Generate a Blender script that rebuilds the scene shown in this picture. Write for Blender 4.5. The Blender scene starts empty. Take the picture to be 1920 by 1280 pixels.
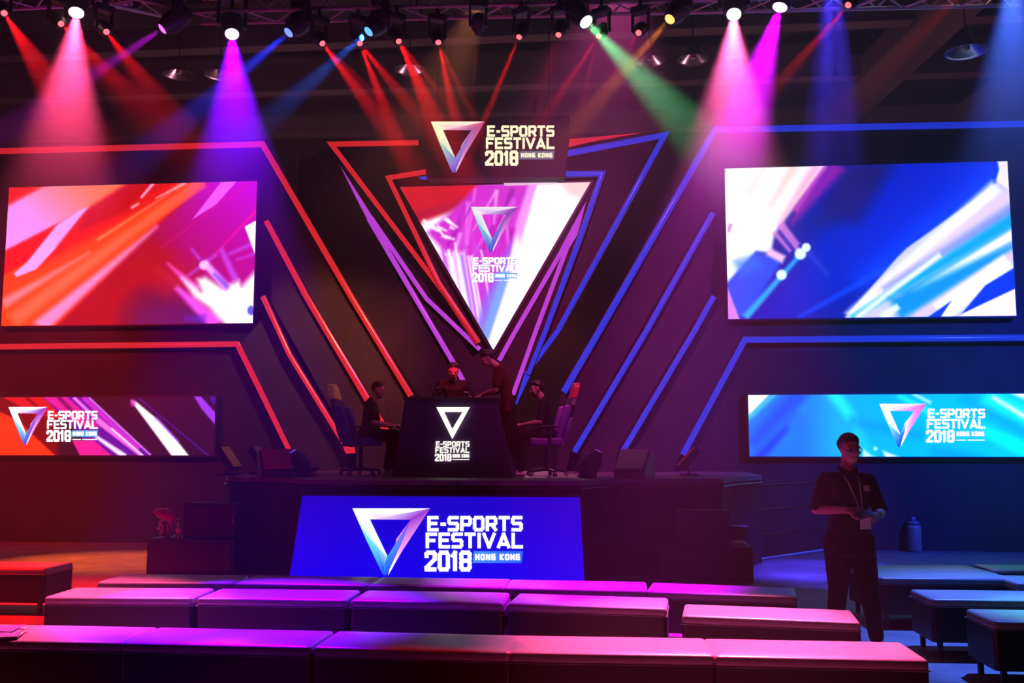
import bpy, bmesh, math, random
import numpy as np
from mathutils import Vector, Matrix
random.seed(7)
sc = bpy.context.scene
COL = sc.collection
PI = math.pi

# ------------------------------------------------------------------ camera, world, exposure
F, CX, CY, EYE = 1750.0, 960.0, 640.0, 1.65
YAW = math.radians(5.3)
PIT = math.atan(190 / F)
cam_d = bpy.data.cameras.new('camera')
cam_d.sensor_width = 36.0
cam_d.lens = 36.0 * F / 1920.0
cam_d.clip_start = 0.05
cam_d.clip_end = 200
cam = bpy.data.objects.new('camera', cam_d)
COL.objects.link(cam)
cam.location = (0, 0, EYE)
cam.rotation_euler = (PI / 2 + PIT, 0, YAW)
sc.camera = cam
sc.view_settings.view_transform = 'Standard'
sc.view_settings.look = 'None'
sc.view_settings.gamma = 1.0
sc.view_settings.use_curve_mapping = False
sc.view_settings.exposure = 0.0
w = bpy.data.worlds.new('world')
sc.world = w
w.use_nodes = True
w.node_tree.nodes['Background'].inputs[0].default_value = (0.35, 0.12, 0.4, 1)
w.node_tree.nodes['Background'].inputs[1].default_value = 0.004
cy = sc.cycles
cy.max_bounces = 4
cy.diffuse_bounces = 2
cy.glossy_bounces = 2
cy.transmission_bounces = 4
cy.volume_bounces = 0
cy.transparent_max_bounces = 6
cy.sample_clamp_indirect = 3.0
cy.use_denoising = True
cy.caustics_reflective = False
cy.caustics_refractive = False
cy.volume_step_rate = 1.5
cy.volume_max_steps = 256
# thin even haze everywhere, as the air of the hall
_vs = w.node_tree.nodes.new('ShaderNodeVolumeScatter')
_vs.inputs['Color'].default_value = (0.95, 0.95, 0.95, 1)
_vs.inputs['Density'].default_value = 0.0031
_vs.inputs['Anisotropy'].default_value = 0.2
w.node_tree.links.new(_vs.outputs[0], w.node_tree.nodes['World Output'].inputs['Volume'])
HAZE = 0.030        # denser bank of smoke hanging under the trusses

_cy, _sy, _cp, _sp = math.cos(YAW), math.sin(YAW), math.cos(PIT), math.sin(PIT)
FW = np.array([-_sy * _cp, _cy * _cp, _sp])
RT = np.array([_cy, _sy, 0.0])
UP = np.cross(RT, FW)
C0 = np.array([0, 0, EYE])


def ray(x, y): return FW * F + RT * (x - CX) - UP * (y - CY)
def P(x, y, Y): d = ray(x, y); return Vector(C0 + d * (Y / d[1]))            # where that sight line meets the upright plane at depth Y
def G(x, y, Z): d = ray(x, y); return Vector(C0 + d * ((Z - EYE) / d[2]))    # where it meets the level plane at height Z
def pix(p):
    d = np.asarray(p, float) - C0
    z = d @ FW
    return CX + F * (d @ RT) / z, CY - F * (d @ UP) / z


def lin(c):
    r = []
    for v in c[:3]:
        v = v / 255.0
        r.append(v / 12.92 if v <= 0.04045 else ((v + 0.055) / 1.055) ** 2.4)
    return tuple(r)


# ------------------------------------------------------------------ materials
def mat(name, col, rough=0.6, metal=0.0, spec=0.4, noise=0.0, nscale=20.0, bump=0.0, coat=0.0, alpha=1.0, trans=0.0):
    m = bpy.data.materials.new(name)
    m.use_nodes = True
    nt = m.node_tree
    b = nt.nodes['Principled BSDF']
    b.inputs['Base Color'].default_value = (*col, 1)
    b.inputs['Roughness'].default_value = rough
    b.inputs['Metallic'].default_value = metal
    b.inputs['Specular IOR Level'].default_value = spec
    b.inputs['Coat Weight'].default_value = coat
    b.inputs['Transmission Weight'].default_value = trans
    if noise or bump:
        tc = nt.nodes.new('ShaderNodeTexCoord')
        n = nt.nodes.new('ShaderNodeTexNoise')
        n.inputs['Scale'].default_value = nscale
        n.inputs['Detail'].default_value = 4
        nt.links.new(tc.outputs['Object'], n.inputs['Vector'])
        if noise:
            r = nt.nodes.new('ShaderNodeValToRGB')
            r.color_ramp.elements[0].position = 0.3
            r.color_ramp.elements[1].position = 0.7
            r.color_ramp.elements[0].color = (*[c * (1 - noise) for c in col], 1)
            r.color_ramp.elements[1].color = (*[min(1, c * (1 + noise)) for c in col], 1)
            nt.links.new(n.outputs['Fac'], r.inputs[0])
            nt.links.new(r.outputs[0], b.inputs['Base Color'])
        if bump:
            bp = nt.nodes.new('ShaderNodeBump')
            bp.inputs['Strength'].default_value = bump
            bp.inputs['Distance'].default_value = 0.01
            nt.links.new(n.outputs['Fac'], bp.inputs['Height'])
            nt.links.new(bp.outputs[0], b.inputs['Normal'])
    return m


def glow(name, col, strength=1.0, sample=False):
    m = bpy.data.materials.new(name)
    m.use_nodes = True
    b = m.node_tree.nodes['Principled BSDF']
    b.inputs['Base Color'].default_value = (0.02, 0.02, 0.02, 1)
    b.inputs['Roughness'].default_value = 0.2
    b.inputs['Emission Color'].default_value = (*lin(col), 1)
    b.inputs['Emission Strength'].default_value = strength
    m.cycles.emission_sampling = 'AUTO' if sample else 'NONE'
    return m


def vglow(name, strength=1.0, sample=True):
    m = bpy.data.materials.new(name)
    m.use_nodes = True
    nt = m.node_tree
    b = nt.nodes['Principled BSDF']
    b.inputs['Base Color'].default_value = (0.02, 0.02, 0.02, 1)
    b.inputs['Roughness'].default_value = 0.5
    a = nt.nodes.new('ShaderNodeVertexColor')
    a.layer_name = 'picture'
    nt.links.new(a.outputs['Color'], b.inputs['Emission Color'])
    b.inputs['Emission Strength'].default_value = strength
    m.cycles.emission_sampling = 'AUTO' if sample else 'NONE'
    return m


M = dict(
    floor=mat('grey_floor', (0.20, 0.19, 0.19), 0.55, 0, 0.35, 0.25, 3.0),
    carpet=mat('dark_carpet', (0.05, 0.045, 0.05), 0.95, 0, 0.1, 0.3, 60, 0.3),
    hall=mat('dark_hall', (0.045, 0.04, 0.04), 0.9, 0, 0.2, 0.25, 0.6),
    girder=mat('painted_girder', (0.14, 0.12, 0.11), 0.8, 0, 0.2, 0.2, 1.0),
    flat=mat('black_set_panel', (0.040, 0.036, 0.040), 0.75, 0, 0.3, 0.2, 2.0),
    flat2=mat('charcoal_set_panel', (0.070, 0.060, 0.058), 0.7, 0, 0.3, 0.15, 1.5),
    flat3=mat('dark_set_panel', (0.040, 0.034, 0.040), 0.8, 0, 0.3, 0.2, 2.0),
    deck=mat('stage_deck', (0.16, 0.13, 0.15), 0.6, 0, 0.4, 0.3, 8.0),
    skirt=mat('stage_skirt', (0.02, 0.018, 0.024), 0.85, 0, 0.3, 0.3, 6.0),
    leather=mat('leatherette_lit_top', (0.24, 0.23, 0.25), 0.34, 0, 0.5, 0.12, 30, 0.08),  # bench leatherette coloured paler for the lit tops
    leather_shade=mat('leatherette_shaded_side', (0.015, 0.014, 0.015), 0.42, 0, 0.45, 0.12, 30, 0.08),  # same leatherette, shade of the unlit sides put into the colour
    metal=mat('black_metal', (0.04, 0.04, 0.045), 0.4, 0.6, 0.5, 0.2, 30),
    chrome=mat('chrome', (0.5, 0.5, 0.52), 0.25, 0.9, 0.5, 0.05, 30),
    alu=mat('truss_aluminium', (0.7, 0.66, 0.66), 0.45, 0.4, 0.5, 0.1, 30),
    plastic=mat('black_plastic', (0.03, 0.03, 0.035), 0.5, 0, 0.5, 0.15, 30),
    grey=mat('grey_plastic', (0.30, 0.28, 0.30), 0.5, 0, 0.5, 0.1, 30),
    grille=mat('speaker_grille', (0.06, 0.06, 0.065), 0.7, 0.2, 0.4, 0.5, 300),
    skin=mat('skin', (0.42, 0.24, 0.17), 0.5, 0, 0.4, 0.06, 30),
    hair=mat('black_hair', (0.012, 0.009, 0.009), 0.45, 0, 0.5, 0.3, 80, 0.4),
    shirt=mat('black_cotton', (0.018, 0.017, 0.022), 0.85, 0, 0.2, 0.2, 40, 0.1),
    shirt_red_lit=mat('red_lit_cotton', (0.09, 0.015, 0.016), 0.85, 0, 0.2, 0.2, 40, 0.1),  # dark shirt with the red stage light put into its colour
    pants=mat('dark_trousers', (0.016, 0.015, 0.02), 0.85, 0, 0.2, 0.2, 40, 0.1),
    shoe=mat('pale_shoe', (0.8, 0.78, 0.85), 0.6, 0, 0.3, 0.1, 30),
    shoe_dark=mat('dark_shoe', (0.02, 0.02, 0.02), 0.5, 0, 0.4, 0.1, 30),
    white=mat('white_paper', (0.75, 0.73, 0.72), 0.6, 0, 0.3, 0.04, 30),
    yellow=mat('yellow_vinyl', (0.95, 0.78, 0.08), 0.4, 0, 0.5, 0.05, 30),
    bluev=mat('blue_vinyl', (0.05, 0.06, 0.45), 0.4, 0, 0.5, 0.05, 30),
    redv=mat('red_vinyl', (0.6, 0.03, 0.05), 0.4, 0, 0.5, 0.05, 30),
    purplev=mat('purple_vinyl', (0.22, 0.06, 0.40), 0.4, 0, 0.5, 0.05, 30),
    gold=mat('gold_foil', (0.95, 0.75, 0.35), 0.35, 0.3, 0.5, 0.5, 60, 0.5),
    amber=mat('brushed_canister', (0.42, 0.30, 0.26), 0.45, 0.1, 0.5, 0.2, 14),
    glass=mat('clear_plastic', (0.7, 0.65, 0.75), 0.1, 0, 0.5, trans=0.7),
)


# ------------------------------------------------------------------ mesh helpers
def link(name, me, m, parent=None, loc=None):
    o = bpy.data.objects.new(name, me)
    if m is not None and not me.materials:
        me.materials.append(m)
    COL.objects.link(o)
    if parent is not None:
        o.parent = parent
    if loc is not None:
        o.location = loc
    return o


def build(name, bm, m, parent=None, loc=None, smooth=False, bevel=0.0, seg=2):
    bmesh.ops.recalc_face_normals(bm, faces=bm.faces)
    me = bpy.data.meshes.new(name)
    bm.to_mesh(me)
    bm.free()
    if smooth:
        for p in me.polygons:
            p.use_smooth = True
    o = link(name, me, m, parent, loc)
    if bevel:
        b = o.modifiers.new('bevel', 'BEVEL')
        b.width = bevel
        b.segments = seg
        b.limit_method = 'ANGLE'
        b.angle_limit = 0.6
    return o


def tag(o, label=None, cat=None, group=None, kind=None):
    if label: o['label'] = label
    if cat: o['category'] = cat
    if group: o['group'] = group
    if kind: o['kind'] = kind
    return o


def empty(name, loc=(0, 0, 0), rz=0.0):
    o = bpy.data.objects.new(name, None)
    o.empty_display_size = 0.1
    COL.objects.link(o)
    o.location = loc
    o.rotation_euler = (0, 0, rz)
    return o


def box(bm, x0, x1, y0, y1, z0, z1):
    v = [bm.verts.new(c) for c in ((x0, y0, z0), (x1, y0, z0), (x1, y1, z0), (x0, y1, z0), (x0, y0, z1), (x1, y0, z1), (x1, y1, z1), (x0, y1, z1))]
    for f in ((0, 3, 2, 1), (4, 5, 6, 7), (0, 1, 5, 4), (1, 2, 6, 5), (2, 3, 7, 6), (3, 0, 4, 7)):
        bm.faces.new([v[i] for i in f])


def nb(*boxes):
    bm = bmesh.new()
    for b in boxes:
        box(bm, *b)
    return bm


def hullpts(bm, pts):
    vs = [bm.verts.new(p) for p in pts]
    r = bmesh.ops.convex_hull(bm, input=vs)
    dead = [v for v in list(r['geom_interior']) + list(r['geom_unused']) if isinstance(v, bmesh.types.BMVert)]
    if dead:
        bmesh.ops.delete(bm, geom=list(set(dead)), context='VERTS')


def prism(bm, pts, y0, y1):
    """polygon in the XZ plane (list of (x, z)), thick from y0 to y1"""
    a = [bm.verts.new((x, y0, z)) for x, z in pts]
    b = [bm.verts.new((x, y1, z)) for x, z in pts]
    bm.faces.new(a)
    bm.faces.new(b[::-1])
    n = len(pts)
    for i in range(n):
        bm.faces.new((a[i], a[(i + 1) % n], b[(i + 1) % n], b[i]))


def frame_of(d):
    d = Vector(d).normalized()
    u = d.cross(Vector((0, 0, 1)))
    if u.length < 1e-3:
        u = d.cross(Vector((0, 1, 0)))
    u.normalize()
    return d, u, d.cross(u).normalized()


def tube(bm, p0, p1, r0, r1=None, n=8):
    r1 = r0 if r1 is None else r1
    p0, p1 = Vector(p0), Vector(p1)
    d, u, v = frame_of(p1 - p0)
    A = [bm.verts.new(p0 + (u * math.cos(t) + v * math.sin(t)) * r0) for t in [2 * PI * i / n for i in range(n)]]
    B = [bm.verts.new(p1 + (u * math.cos(t) + v * math.sin(t)) * r1) for t in [2 * PI * i / n for i in range(n)]]
    for i in range(n):
        bm.faces.new((A[i], A[(i + 1) % n], B[(i + 1) % n], B[i]))
    bm.faces.new(A[::-1])
    bm.faces.new(B)


def lathe(bm, prof, n=24, mtx=None):
    """prof: (radius, height) pairs, axis Z, closed at both ends"""
    rings = []
    for r, z in prof:
        rings.append([Vector((r * math.cos(2 * PI * i / n), r * math.sin(2 * PI * i / n), z)) for i in range(n)])
    vv = [[bm.verts.new(mtx @ p if mtx else p) for p in ring] for ring in rings]
    for a, b in zip(vv, vv[1:]):
        for i in range(n):
            bm.faces.new((a[i], a[(i + 1) % n], b[(i + 1) % n], b[i]))
    bm.faces.new(vv[0][::-1])
    bm.faces.new(vv[-1])


def copy_tree(o, parent=None):
    c = o.copy()
    COL.objects.link(c)
    if parent is not None:
        c.parent = parent
    for ch in list(o.children):
        copy_tree(ch, c)
    return c


# ------------------------------------------------------------------ the hall
def struct(name, bm, m, **k):
    return tag(build(name, bm, m, **k), kind='structure')


struct('floor', nb((-24, 24, -8, 36, -0.2, 0)), M['floor'])
struct('ceiling', nb((-24, 24, -8, 36, 11, 11.3)), M['hall'])
struct('wall_back', nb((-24, 24, 36, 36.3, 0, 11)), M['hall'])
struct('wall_left', nb((-24.3, -24, -8, 36, 0, 11)), M['hall'])
struct('wall_right', nb((24, 24.3, -8, 36, 0, 11)), M['hall'])
struct('wall_front', nb((-24, 24, -8.3, -8, 0, 11)), M['hall'])

# ceiling girders: (pixel left, pixel right, drop of the girder)
def girder(p, q, wid, hgt, label, z=9.6):
    a, b = G(*p, z), G(*q, z)
    d = (b - a).normalized()
    a2, b2 = a - d * 6, b + d * 6
    s = Vector((-d.y, d.x, 0)) * wid / 2
    bm = bmesh.new()
    hullpts(bm, [a2 + s, a2 - s, b2 + s, b2 - s] + [v + Vector((0, 0, hgt)) for v in (a2 + s, a2 - s, b2 + s, b2 - s)])
    return tag(build('ceiling_girder', bm, M['girder'], bevel=0.01), label, 'girder', 'girders under the hall ceiling')


girder((100, 108), (1800, 40), 0.35, 0.5, 'pale horizontal ceiling girder nearest to the lighting truss', 9.9)
girder((100, 188), (1500, 150), 0.35, 0.5, 'pale horizontal ceiling girder midway between truss and set', 9.9)
girder((100, 262), (1500, 240), 0.4, 0.5, 'lowest horizontal ceiling girder, just above the set tops', 9.9)
girder((1812, 0), (1590, 212), 1.0, 0.5, 'wide slanting ceiling girder above the right wing', 9.8)
girder((1960, 150), (1840, 225), 1.0, 0.5, 'slanting ceiling girder at the far right edge', 9.8)

# unseen fill lights added behind the set to give the roof a faint glow
for hx, s_ in ((-7.5, 'left'), (-1.5, 'middle'), (5, 'right')):
    t = empty('roof_fill_light', (hx, 19.5, 0))
    tag(t, 'added fill light on a stand behind the %s of the set' % s_, 'fill lamp', 'added fill lights behind the set')
    bm = bmesh.new()
    tube(bm, (0, 0, 0.02), (0, 0, 3.6), 0.02)
    build('stand', bm, M['metal'], t)
    bm = bmesh.new()
    for k in range(3):
        tube(bm, (0, 0, 0.5), (0.5 * math.cos(k * 2.09), 0.5 * math.sin(k * 2.09), 0.01), 0.015)
    build('tripod_feet', bm, M['metal'], t)
    build('lamp_box', nb((-0.15, 0.15, -0.1, 0.1, 3.6, 3.8)), M['metal'], t, bevel=0.01)
    ld = bpy.data.lights.new('fill_bulb', 'POINT')
    ld.energy = 200
    ld.color = (1.0, 0.35, 0.5)
    ld.shadow_soft_size = 0.2
    lo = bpy.data.objects.new('fill_bulb', ld)
    COL.objects.link(lo)
    lo.parent = t
    lo.location = (0, 0, 4.1)

# high bay lamps
def bay_lamp(px, py, z, label):
    p = G(px, py, z)
    t = empty('high_bay_lamp', p)
    tag(t, label, 'ceiling lamp', 'unlit high bay lamps')
    bm = bmesh.new()
    lathe(bm, [(0.05, 0.32), (0.10, 0.28), (0.13, 0.16), (0.26, 0.02), (0.30, 0.0), (0.285, 0.0), (0.24, 0.02), (0.1, 0.14), (0.02, 0.15)][::-1], 20)
    build('lamp_shade', bm, M['chrome'], t, smooth=True)
    bm = bmesh.new()
    tube(bm, (0, 0, 0.3), (0, 0, 11 - p.z), 0.012)
    build('cable', bm, M['metal'], t)
    bm = bmesh.new()
    lathe(bm, [(0.01, 0.02), (0.05, 0.04), (0.055, 0.09), (0.03, 0.14)], 12)
    build('bulb', bm, M['white'], t, smooth=True)


for px, py, z, l in ((335, 141, 8.6, 'unlit dome lamp hanging left of the purple beam'), (412, 141, 8.6, 'unlit dome lamp inside the purple beam'),
                     (768, 132, 8.6, 'unlit dome lamp among the red beams'), (1218, 116, 8.6, 'unlit dome lamp right of the green beam'),
                     (1300, 113, 8.6, 'unlit dome lamp just left of the pink beam'), (1812, 98, 7.2, 'large unlit dome lamp at the far right')):
    bay_lamp(px, py, z, l)

# ------------------------------------------------------------------ lighting truss and lamps
def truss(a, b, label, w_=0.3):
    a, b = Vector(a), Vector(b)
    L = (b - a).length
    t = empty('lighting_truss', a, math.atan2((b - a).y, (b - a).x))
    tag(t, label, 'truss')
    for (y, z) in ((-w_ / 2, 0), (w_ / 2, 0), (-w_ / 2, w_), (w_ / 2, w_)):
        bm = bmesh.new()
        tube(bm, (0, y, z), (L, y, z), 0.025, n=8)
        build('chord', bm, M['alu'], t, smooth=True)
    n = int(L / 0.3)
    for side in range(4):
        bm = bmesh.new()
        for i in range(n):
            x0, x1 = i * L / n, (i + 1) * L / n
            c = [(-w_ / 2, 0), (w_ / 2, 0), (w_ / 2, w_), (-w_ / 2, w_)]
            p, q = c[side], c[(side + 1) % 4]
            if i % 2: p, q = q, p
            tube(bm, (x0, *p), (x1, *q), 0.011, n=5)
        build('lacing', bm, M['alu'], t)
    return t


TZ = 6.55
ta, tb = G(368, 33, TZ), G(1300, 12, TZ)
td = (tb - ta).normalized()
truss(ta, ta + td * 13.5, 'long aluminium box truss carrying the stage lamps')
tl = G(214, 0, TZ)
tdl = (tl - ta).normalized()
truss(ta + tdl * 0.35, ta + tdl * 5.5, 'aluminium box truss running off the top left corner')
# chain hoists that carry the trusses
def hoist(p, label):
    t = empty('chain_hoist', p)
    tag(t, label, 'hoist', 'hoists carrying the trusses')
    build('hoist_body', nb((-0.1, 0.1, -0.08, 0.08, 0.36, 0.66)), M['metal'], t, bevel=0.02)
    bm = bmesh.new()
    tube(bm, (0, 0, 0.66), (0, 0, 11 - p[2]), 0.015)
    build('chain', bm, M['metal'], t)
    bm = bmesh.new()
    tube(bm, (0, -0.17, 0.0), (0, 0, 0.38), 0.012)
    tube(bm, (0, 0.17, 0.0), (0, 0, 0.38), 0.012)
    build('sling', bm, M['metal'], t)


for d_, s_ in ((2.6, 'left'), (6.2, 'middle'), (9.8, 'right')):
    hoist(ta + td * d_, 'black chain hoist over the %s of the long truss' % s_)
hoist(ta + tdl * 3.6, 'black chain hoist over the top left truss')

head_rx = Matrix.Rotation(PI, 4, 'X')


def aim(frm, to):
    return (Vector(to) - Vector(frm)).to_track_quat('-Z', 'Y')


def moving_head(pos, target, colr, label, beams, lens_r=0.075, strength=9.0, size=1.0, hang=True, name='moving_head_lamp', mount=None):
    """pos is the lens; the lamp hangs from the truss above it (or stands when hang is False)"""
    pos = Vector(pos)
    dirn = (Vector(target) - pos).normalized()
    bl = 0.34 * size
    pivot = pos - dirn * bl * 0.62
    sgn = 1 if hang else -1
    top = mount if mount is not None else pivot.z + sgn * 0.46 * size
    t = empty(name, pivot)
    tag(t, label, 'stage lamp', 'lamps on the trusses' if hang else 'lamps along the stage')
    s = size
    yaw = math.atan2(dirn.y, dirn.x) + PI / 2
    R = Matrix.Rotation(yaw, 4, 'Z')
    hh = 0.24 * s
    b = nb((-0.17 * s, 0.17 * s, -0.11 * s, 0.11 * s, sgn * 0.30 * s if sgn > 0 else -0.42 * s, 0.42 * s if sgn > 0 else -0.30 * s))
    bmesh.ops.transform(b, matrix=R, verts=b.verts)
    build('base', b, M['plastic'], t, bevel=0.015)
    for sx in (-1, 1):
        b = nb((sx * 0.15 * s - 0.02 * s, sx * 0.15 * s + 0.02 * s, -0.05 * s, 0.05 * s, min(sgn * 0.30 * s, -sgn * 0.05 * s), max(sgn * 0.30 * s, -sgn * 0.05 * s)))
        bmesh.ops.transform(b, matrix=R, verts=b.verts)
        build('yoke_arm', b, M['plastic'], t, bevel=0.01)
    q = dirn.to_track_quat('Z', 'Y').to_matrix().to_4x4()
    b = bmesh.new()
    lathe(b, [(0.05 * s, -bl * 0.55), (0.10 * s, -bl * 0.45), (0.125 * s, -bl * 0.1), (0.12 * s, bl * 0.3), (lens_r * 1.25, bl * 0.56), (lens_r * 1.25, bl * 0.60), (lens_r * 1.05, bl * 0.60), (lens_r * 1.05, bl * 0.57)], 20, q)
    hd = build('lamp_head', b, M['plastic'], t, smooth=True)
    b = bmesh.new()
    lathe(b, [(lens_r, bl * 0.575), (lens_r, bl * 0.60), (lens_r * 0.8, bl * 0.62), (lens_r * 0.3, bl * 0.63)], 20, q)
    hot = tuple(255 - (255 - c) * (0.3 if strength > 5 else 0.75) for c in colr)
    build('lens', b, glow('lens_glow', hot, strength), t, smooth=True)
    if hang:
        b = bmesh.new()
        tube(b, (0, 0, 0.41 * s), (0, 0, top - pivot.z), 0.02)
        box(b, -0.04, 0.04, -0.03, 0.03, 0.41 * s, 0.46 * s)
        build('clamp', b, M['metal'], t)
    for k, (tp, ang, power, blend, c2) in enumerate(beams):
        ld = bpy.data.lights.new('beam', 'SPOT')
        ld.color = lin(c2 or colr)
        ld.energy = power
        ld.spot_size = math.radians(ang)
        ld.spot_blend = blend
        ld.shadow_soft_size = lens_r * 0.5
        lo = bpy.data.objects.new('beam', ld)
        COL.objects.link(lo)
        lo.parent = t
        dd = (Vector(tp) - pos).normalized()
        lo.location = (pos - pivot) + dd * 0.04
        lo.rotation_euler = aim((0, 0, 0), dd).to_euler()
        lo['label'] = 'light beam'
    return t


WZ, RZ = 6.25, 6.1
KW = 0.31   # overall brightness of the wash lamps
wash = [
    # lens px, colour, target (point), cone, power, blend, label
    ((143, 25), (255, 70, 125), G(50, 1145, 0.4), 28, 62000, 0.8, 'lamp with a salmon pink beam at the upper left'),
    ((435, 65), (122, 0, 255), G(470, 1150, 0.4), 25, 78000, 0.6, 'lamp with a wide purple beam over the left screen'),
    ((303, 55), (190, 20, 210), P(60, 215, 9.0), 11, 20000, 0.8, 'lamp with a violet beam pointing down left'),
    ((540, 62), (25, 50, 255), P(330, 240, 9.0), 11, 30000, 0.8, 'lamp with a deep blue beam right of the purple one'),
    ((690, 60), (5, 85, 220), P(430, 290, 9.0), 12, 38000, 0.8, 'lamp with a cyan lens and blue beam beside the reds'),
    ((1100, 42), (90, 205, 130), P(1330, 280, 9.0), 17, 30000, 0.8, 'lamp with a green beam pointing down right'),
    ((1255, 37), (210, 110, 20), P(1060, 260, 9.0), 9, 22000, 0.8, 'lamp with a yellow lens and amber beam'),
    ((1376, 28), (255, 95, 170), G(1350, 1195, 0.4), 26, 60000, 0.8, 'lamp with a salmon pink beam at the upper right'),
    ((1462, 15), (215, 0, 255), G(1120, 1100, 0.4), 26, 52000, 0.7, 'lamp with a magenta beam beside the pink one'),
]
for (px, py), c, tgt, ang, pw, bld, lab in wash:
    pos = G(px, py, WZ)
    wide = px in (143, 435, 1376, 1462)
    moving_head(pos, tgt, c, lab, [(tgt, ang, pw * KW, bld, None)], lens_r=0.075 if wide or px == 1100 else 0.058, strength=9.0 if wide or px == 1100 else 3.5, mount=TZ)

RED = (255, 15, 25)
reds = [
    ((8, 25), [(150, 240, 12, 3600), (120, 250, 6, 1500)], 'small red lamp at the far upper left'),
    ((115, 45), [(330, 270, 10, 3400), (280, 280, 5, 1500)], 'small red lamp just left of the salmon beam'),
    ((200, 60), [(350, 250, 10, 2600), (310, 260, 6, 1200)], 'small red lamp just right of the salmon beam'),
    ((605, 82), [(770, 300, 9, 3200), (800, 270, 5, 1200)], 'leftmost small red lamp of the middle row'),
    ((675, 82), [(770, 330, 8, 3600), (850, 300, 9, 2000)], 'second small red lamp of the middle row'),
    ((748, 78), [(850, 300, 11, 3600), (900, 270, 6, 1500)], 'third small red lamp of the middle row, above a dome lamp'),
    ((822, 80), [(870, 300, 7, 3400), (915, 280, 5, 1700)], 'small red lamp directly above the top sign, left side'),
    ((973, 70), [(865, 330, 4.2, 5200)], 'small red lamp with one crisp beam right of the sign centre'),
    ((1047, 66), [(980, 320, 3.0, 1700), (940, 330, 3.5, 1100), (1010, 330, 3, 700)], 'small red lamp with thin split beams above the sign edge'),
    ((1122, 68), [(1000, 260, 4, 1900), (960, 300, 5, 1400), (1060, 320, 5, 1000)], 'small red lamp just under the green beam'),
    ((1197, 62), [(1130, 170, 4, 1000)], 'small faint red lamp right of the green beam'),
    ((1590, 10), [(1400, 220, 5, 2400), (1430, 210, 3, 1500)], 'small red lamp at the upper right'),
]
for (px, py), bs, lab in reds:
    pos = G(px, py, RZ)
    yt = pos.y - 1.2
    tg = P(bs[0][0], bs[0][1], yt)
    moving_head(pos, tg, RED, lab, [(P(x, y, yt), a * 0.9, p * (1.7 if px < 300 else 2.7), 0.7, None) for x, y, a, p in bs], lens_r=0.032, strength=4.0, size=0.6, mount=TZ)

# lamps just above the picture whose beams enter it
moving_head(P(1900, -75, 10.0), G(1800, 1110, 0.4), (60, 95, 225), 'lamp above the right edge with a broad blue beam', [(G(1890, 1120, 0.4), 27, 11000, 0.9, None)], mount=TZ + 0.4)
moving_head(P(1668, -60, 10.4), P(1400, 250, 9.2), (70, 10, 190), 'lamp above the frame with a dim violet beam', [(P(1400, 250, 9.2), 6, 3000, 0.8, None)], mount=TZ + 0.4)
moving_head(P(1850, -60, 10.4), P(1600, 190, 9.2), (255, 40, 20), 'lamp above the frame with a dim orange red beam', [(P(1600, 190, 9.2), 7, 2600, 0.9, None)], mount=TZ + 0.4)
moving_head((-10.2, 8.2, 6.3), G(-40, 1140, 0.0), (255, 15, 10), 'lamp beyond the left edge that reddens the floor', [(G(0, 1130, 0.0), 34, 16000, 0.9, None)], mount=TZ + 0.4)
moving_head((-13.2, 12.0, 6.3), G(210, 1060, 0.0), (255, 95, 20), 'added lamp beyond the left edge with an amber pool of light', [(G(215, 1052, 0.0), 20, 14000, 0.9, None)], mount=TZ + 0.4)  # unseen lamp added to warm the floor at the left
moving_head(G(895, 66, RZ), P(850, 712, 13.0), (255, 30, 15), 'added small lamp head above the top sign, reddening the face behind the desk', [(P(851, 706, 13.2), 5.0, 1900, 0.5, None)], lens_r=0.02, strength=0.6, size=0.6, mount=TZ)  # lamp added only to light that face red
# two dim set washes
moving_head((-1.2, 10.2, 6.95), P(600, 660, 14.8), (255, 150, 105), 'dim warm lamp washing the left half of the set', [(P(600, 670, 14.0), 36, 2600, 0.8, None)], lens_r=0.06, strength=1.0, mount=TZ + 0.5)
moving_head(P(1180, -110, 10.2), P(1100, 640, 14.8), (235, 75, 170), 'added dim lamp washing the right half of the set', [(P(1040, 640, 14.8), 66, 2300, 1.0, None)], lens_r=0.06, strength=1.0, mount=TZ)  # unseen lamp added to lift the dark shield and right flats
moving_head(P(1560, -120, 10.0), G(1540, 1080, 0.0), (70, 50, 255), 'added lamp above the right wing that turns the floor blue', [(G(1560, 1075, 0.0), 22, 34000, 0.9, None)], mount=TZ + 0.4)  # unseen lamp added for the blue on the floor
moving_head((7.9, 9.3, 5.6), P(1700, 700, 15), (25, 60, 230), 'added lamp beyond the right edge washing the right wing navy', [(P(1690, 740, 15), 60, 5200, 0.9, None)], mount=TZ + 0.4)  # unseen lamp added to tint the wing wall blue
moving_head((-9.6, 9.3, 5.6), P(120, 700, 15), (230, 20, 35), 'added lamp beyond the left edge washing the left wing dark red', [(P(120, 740, 15), 56, 2600, 0.9, None)], mount=TZ + 0.4)  # unseen lamp put in to redden the wing wall
truss(P(-330, -150, 10.2), P(-330, -150, 10.2) + Vector((4, 0, 0)), 'short aluminium truss above the upper left corner').location.z = TZ + 0.4
tr_ = truss(P(1500, -150, 10.4), P(1500, -150, 10.4) + Vector((5, 0, 0)), 'short aluminium truss above the upper right corner')
tr_.location.z = TZ + 0.4

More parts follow.
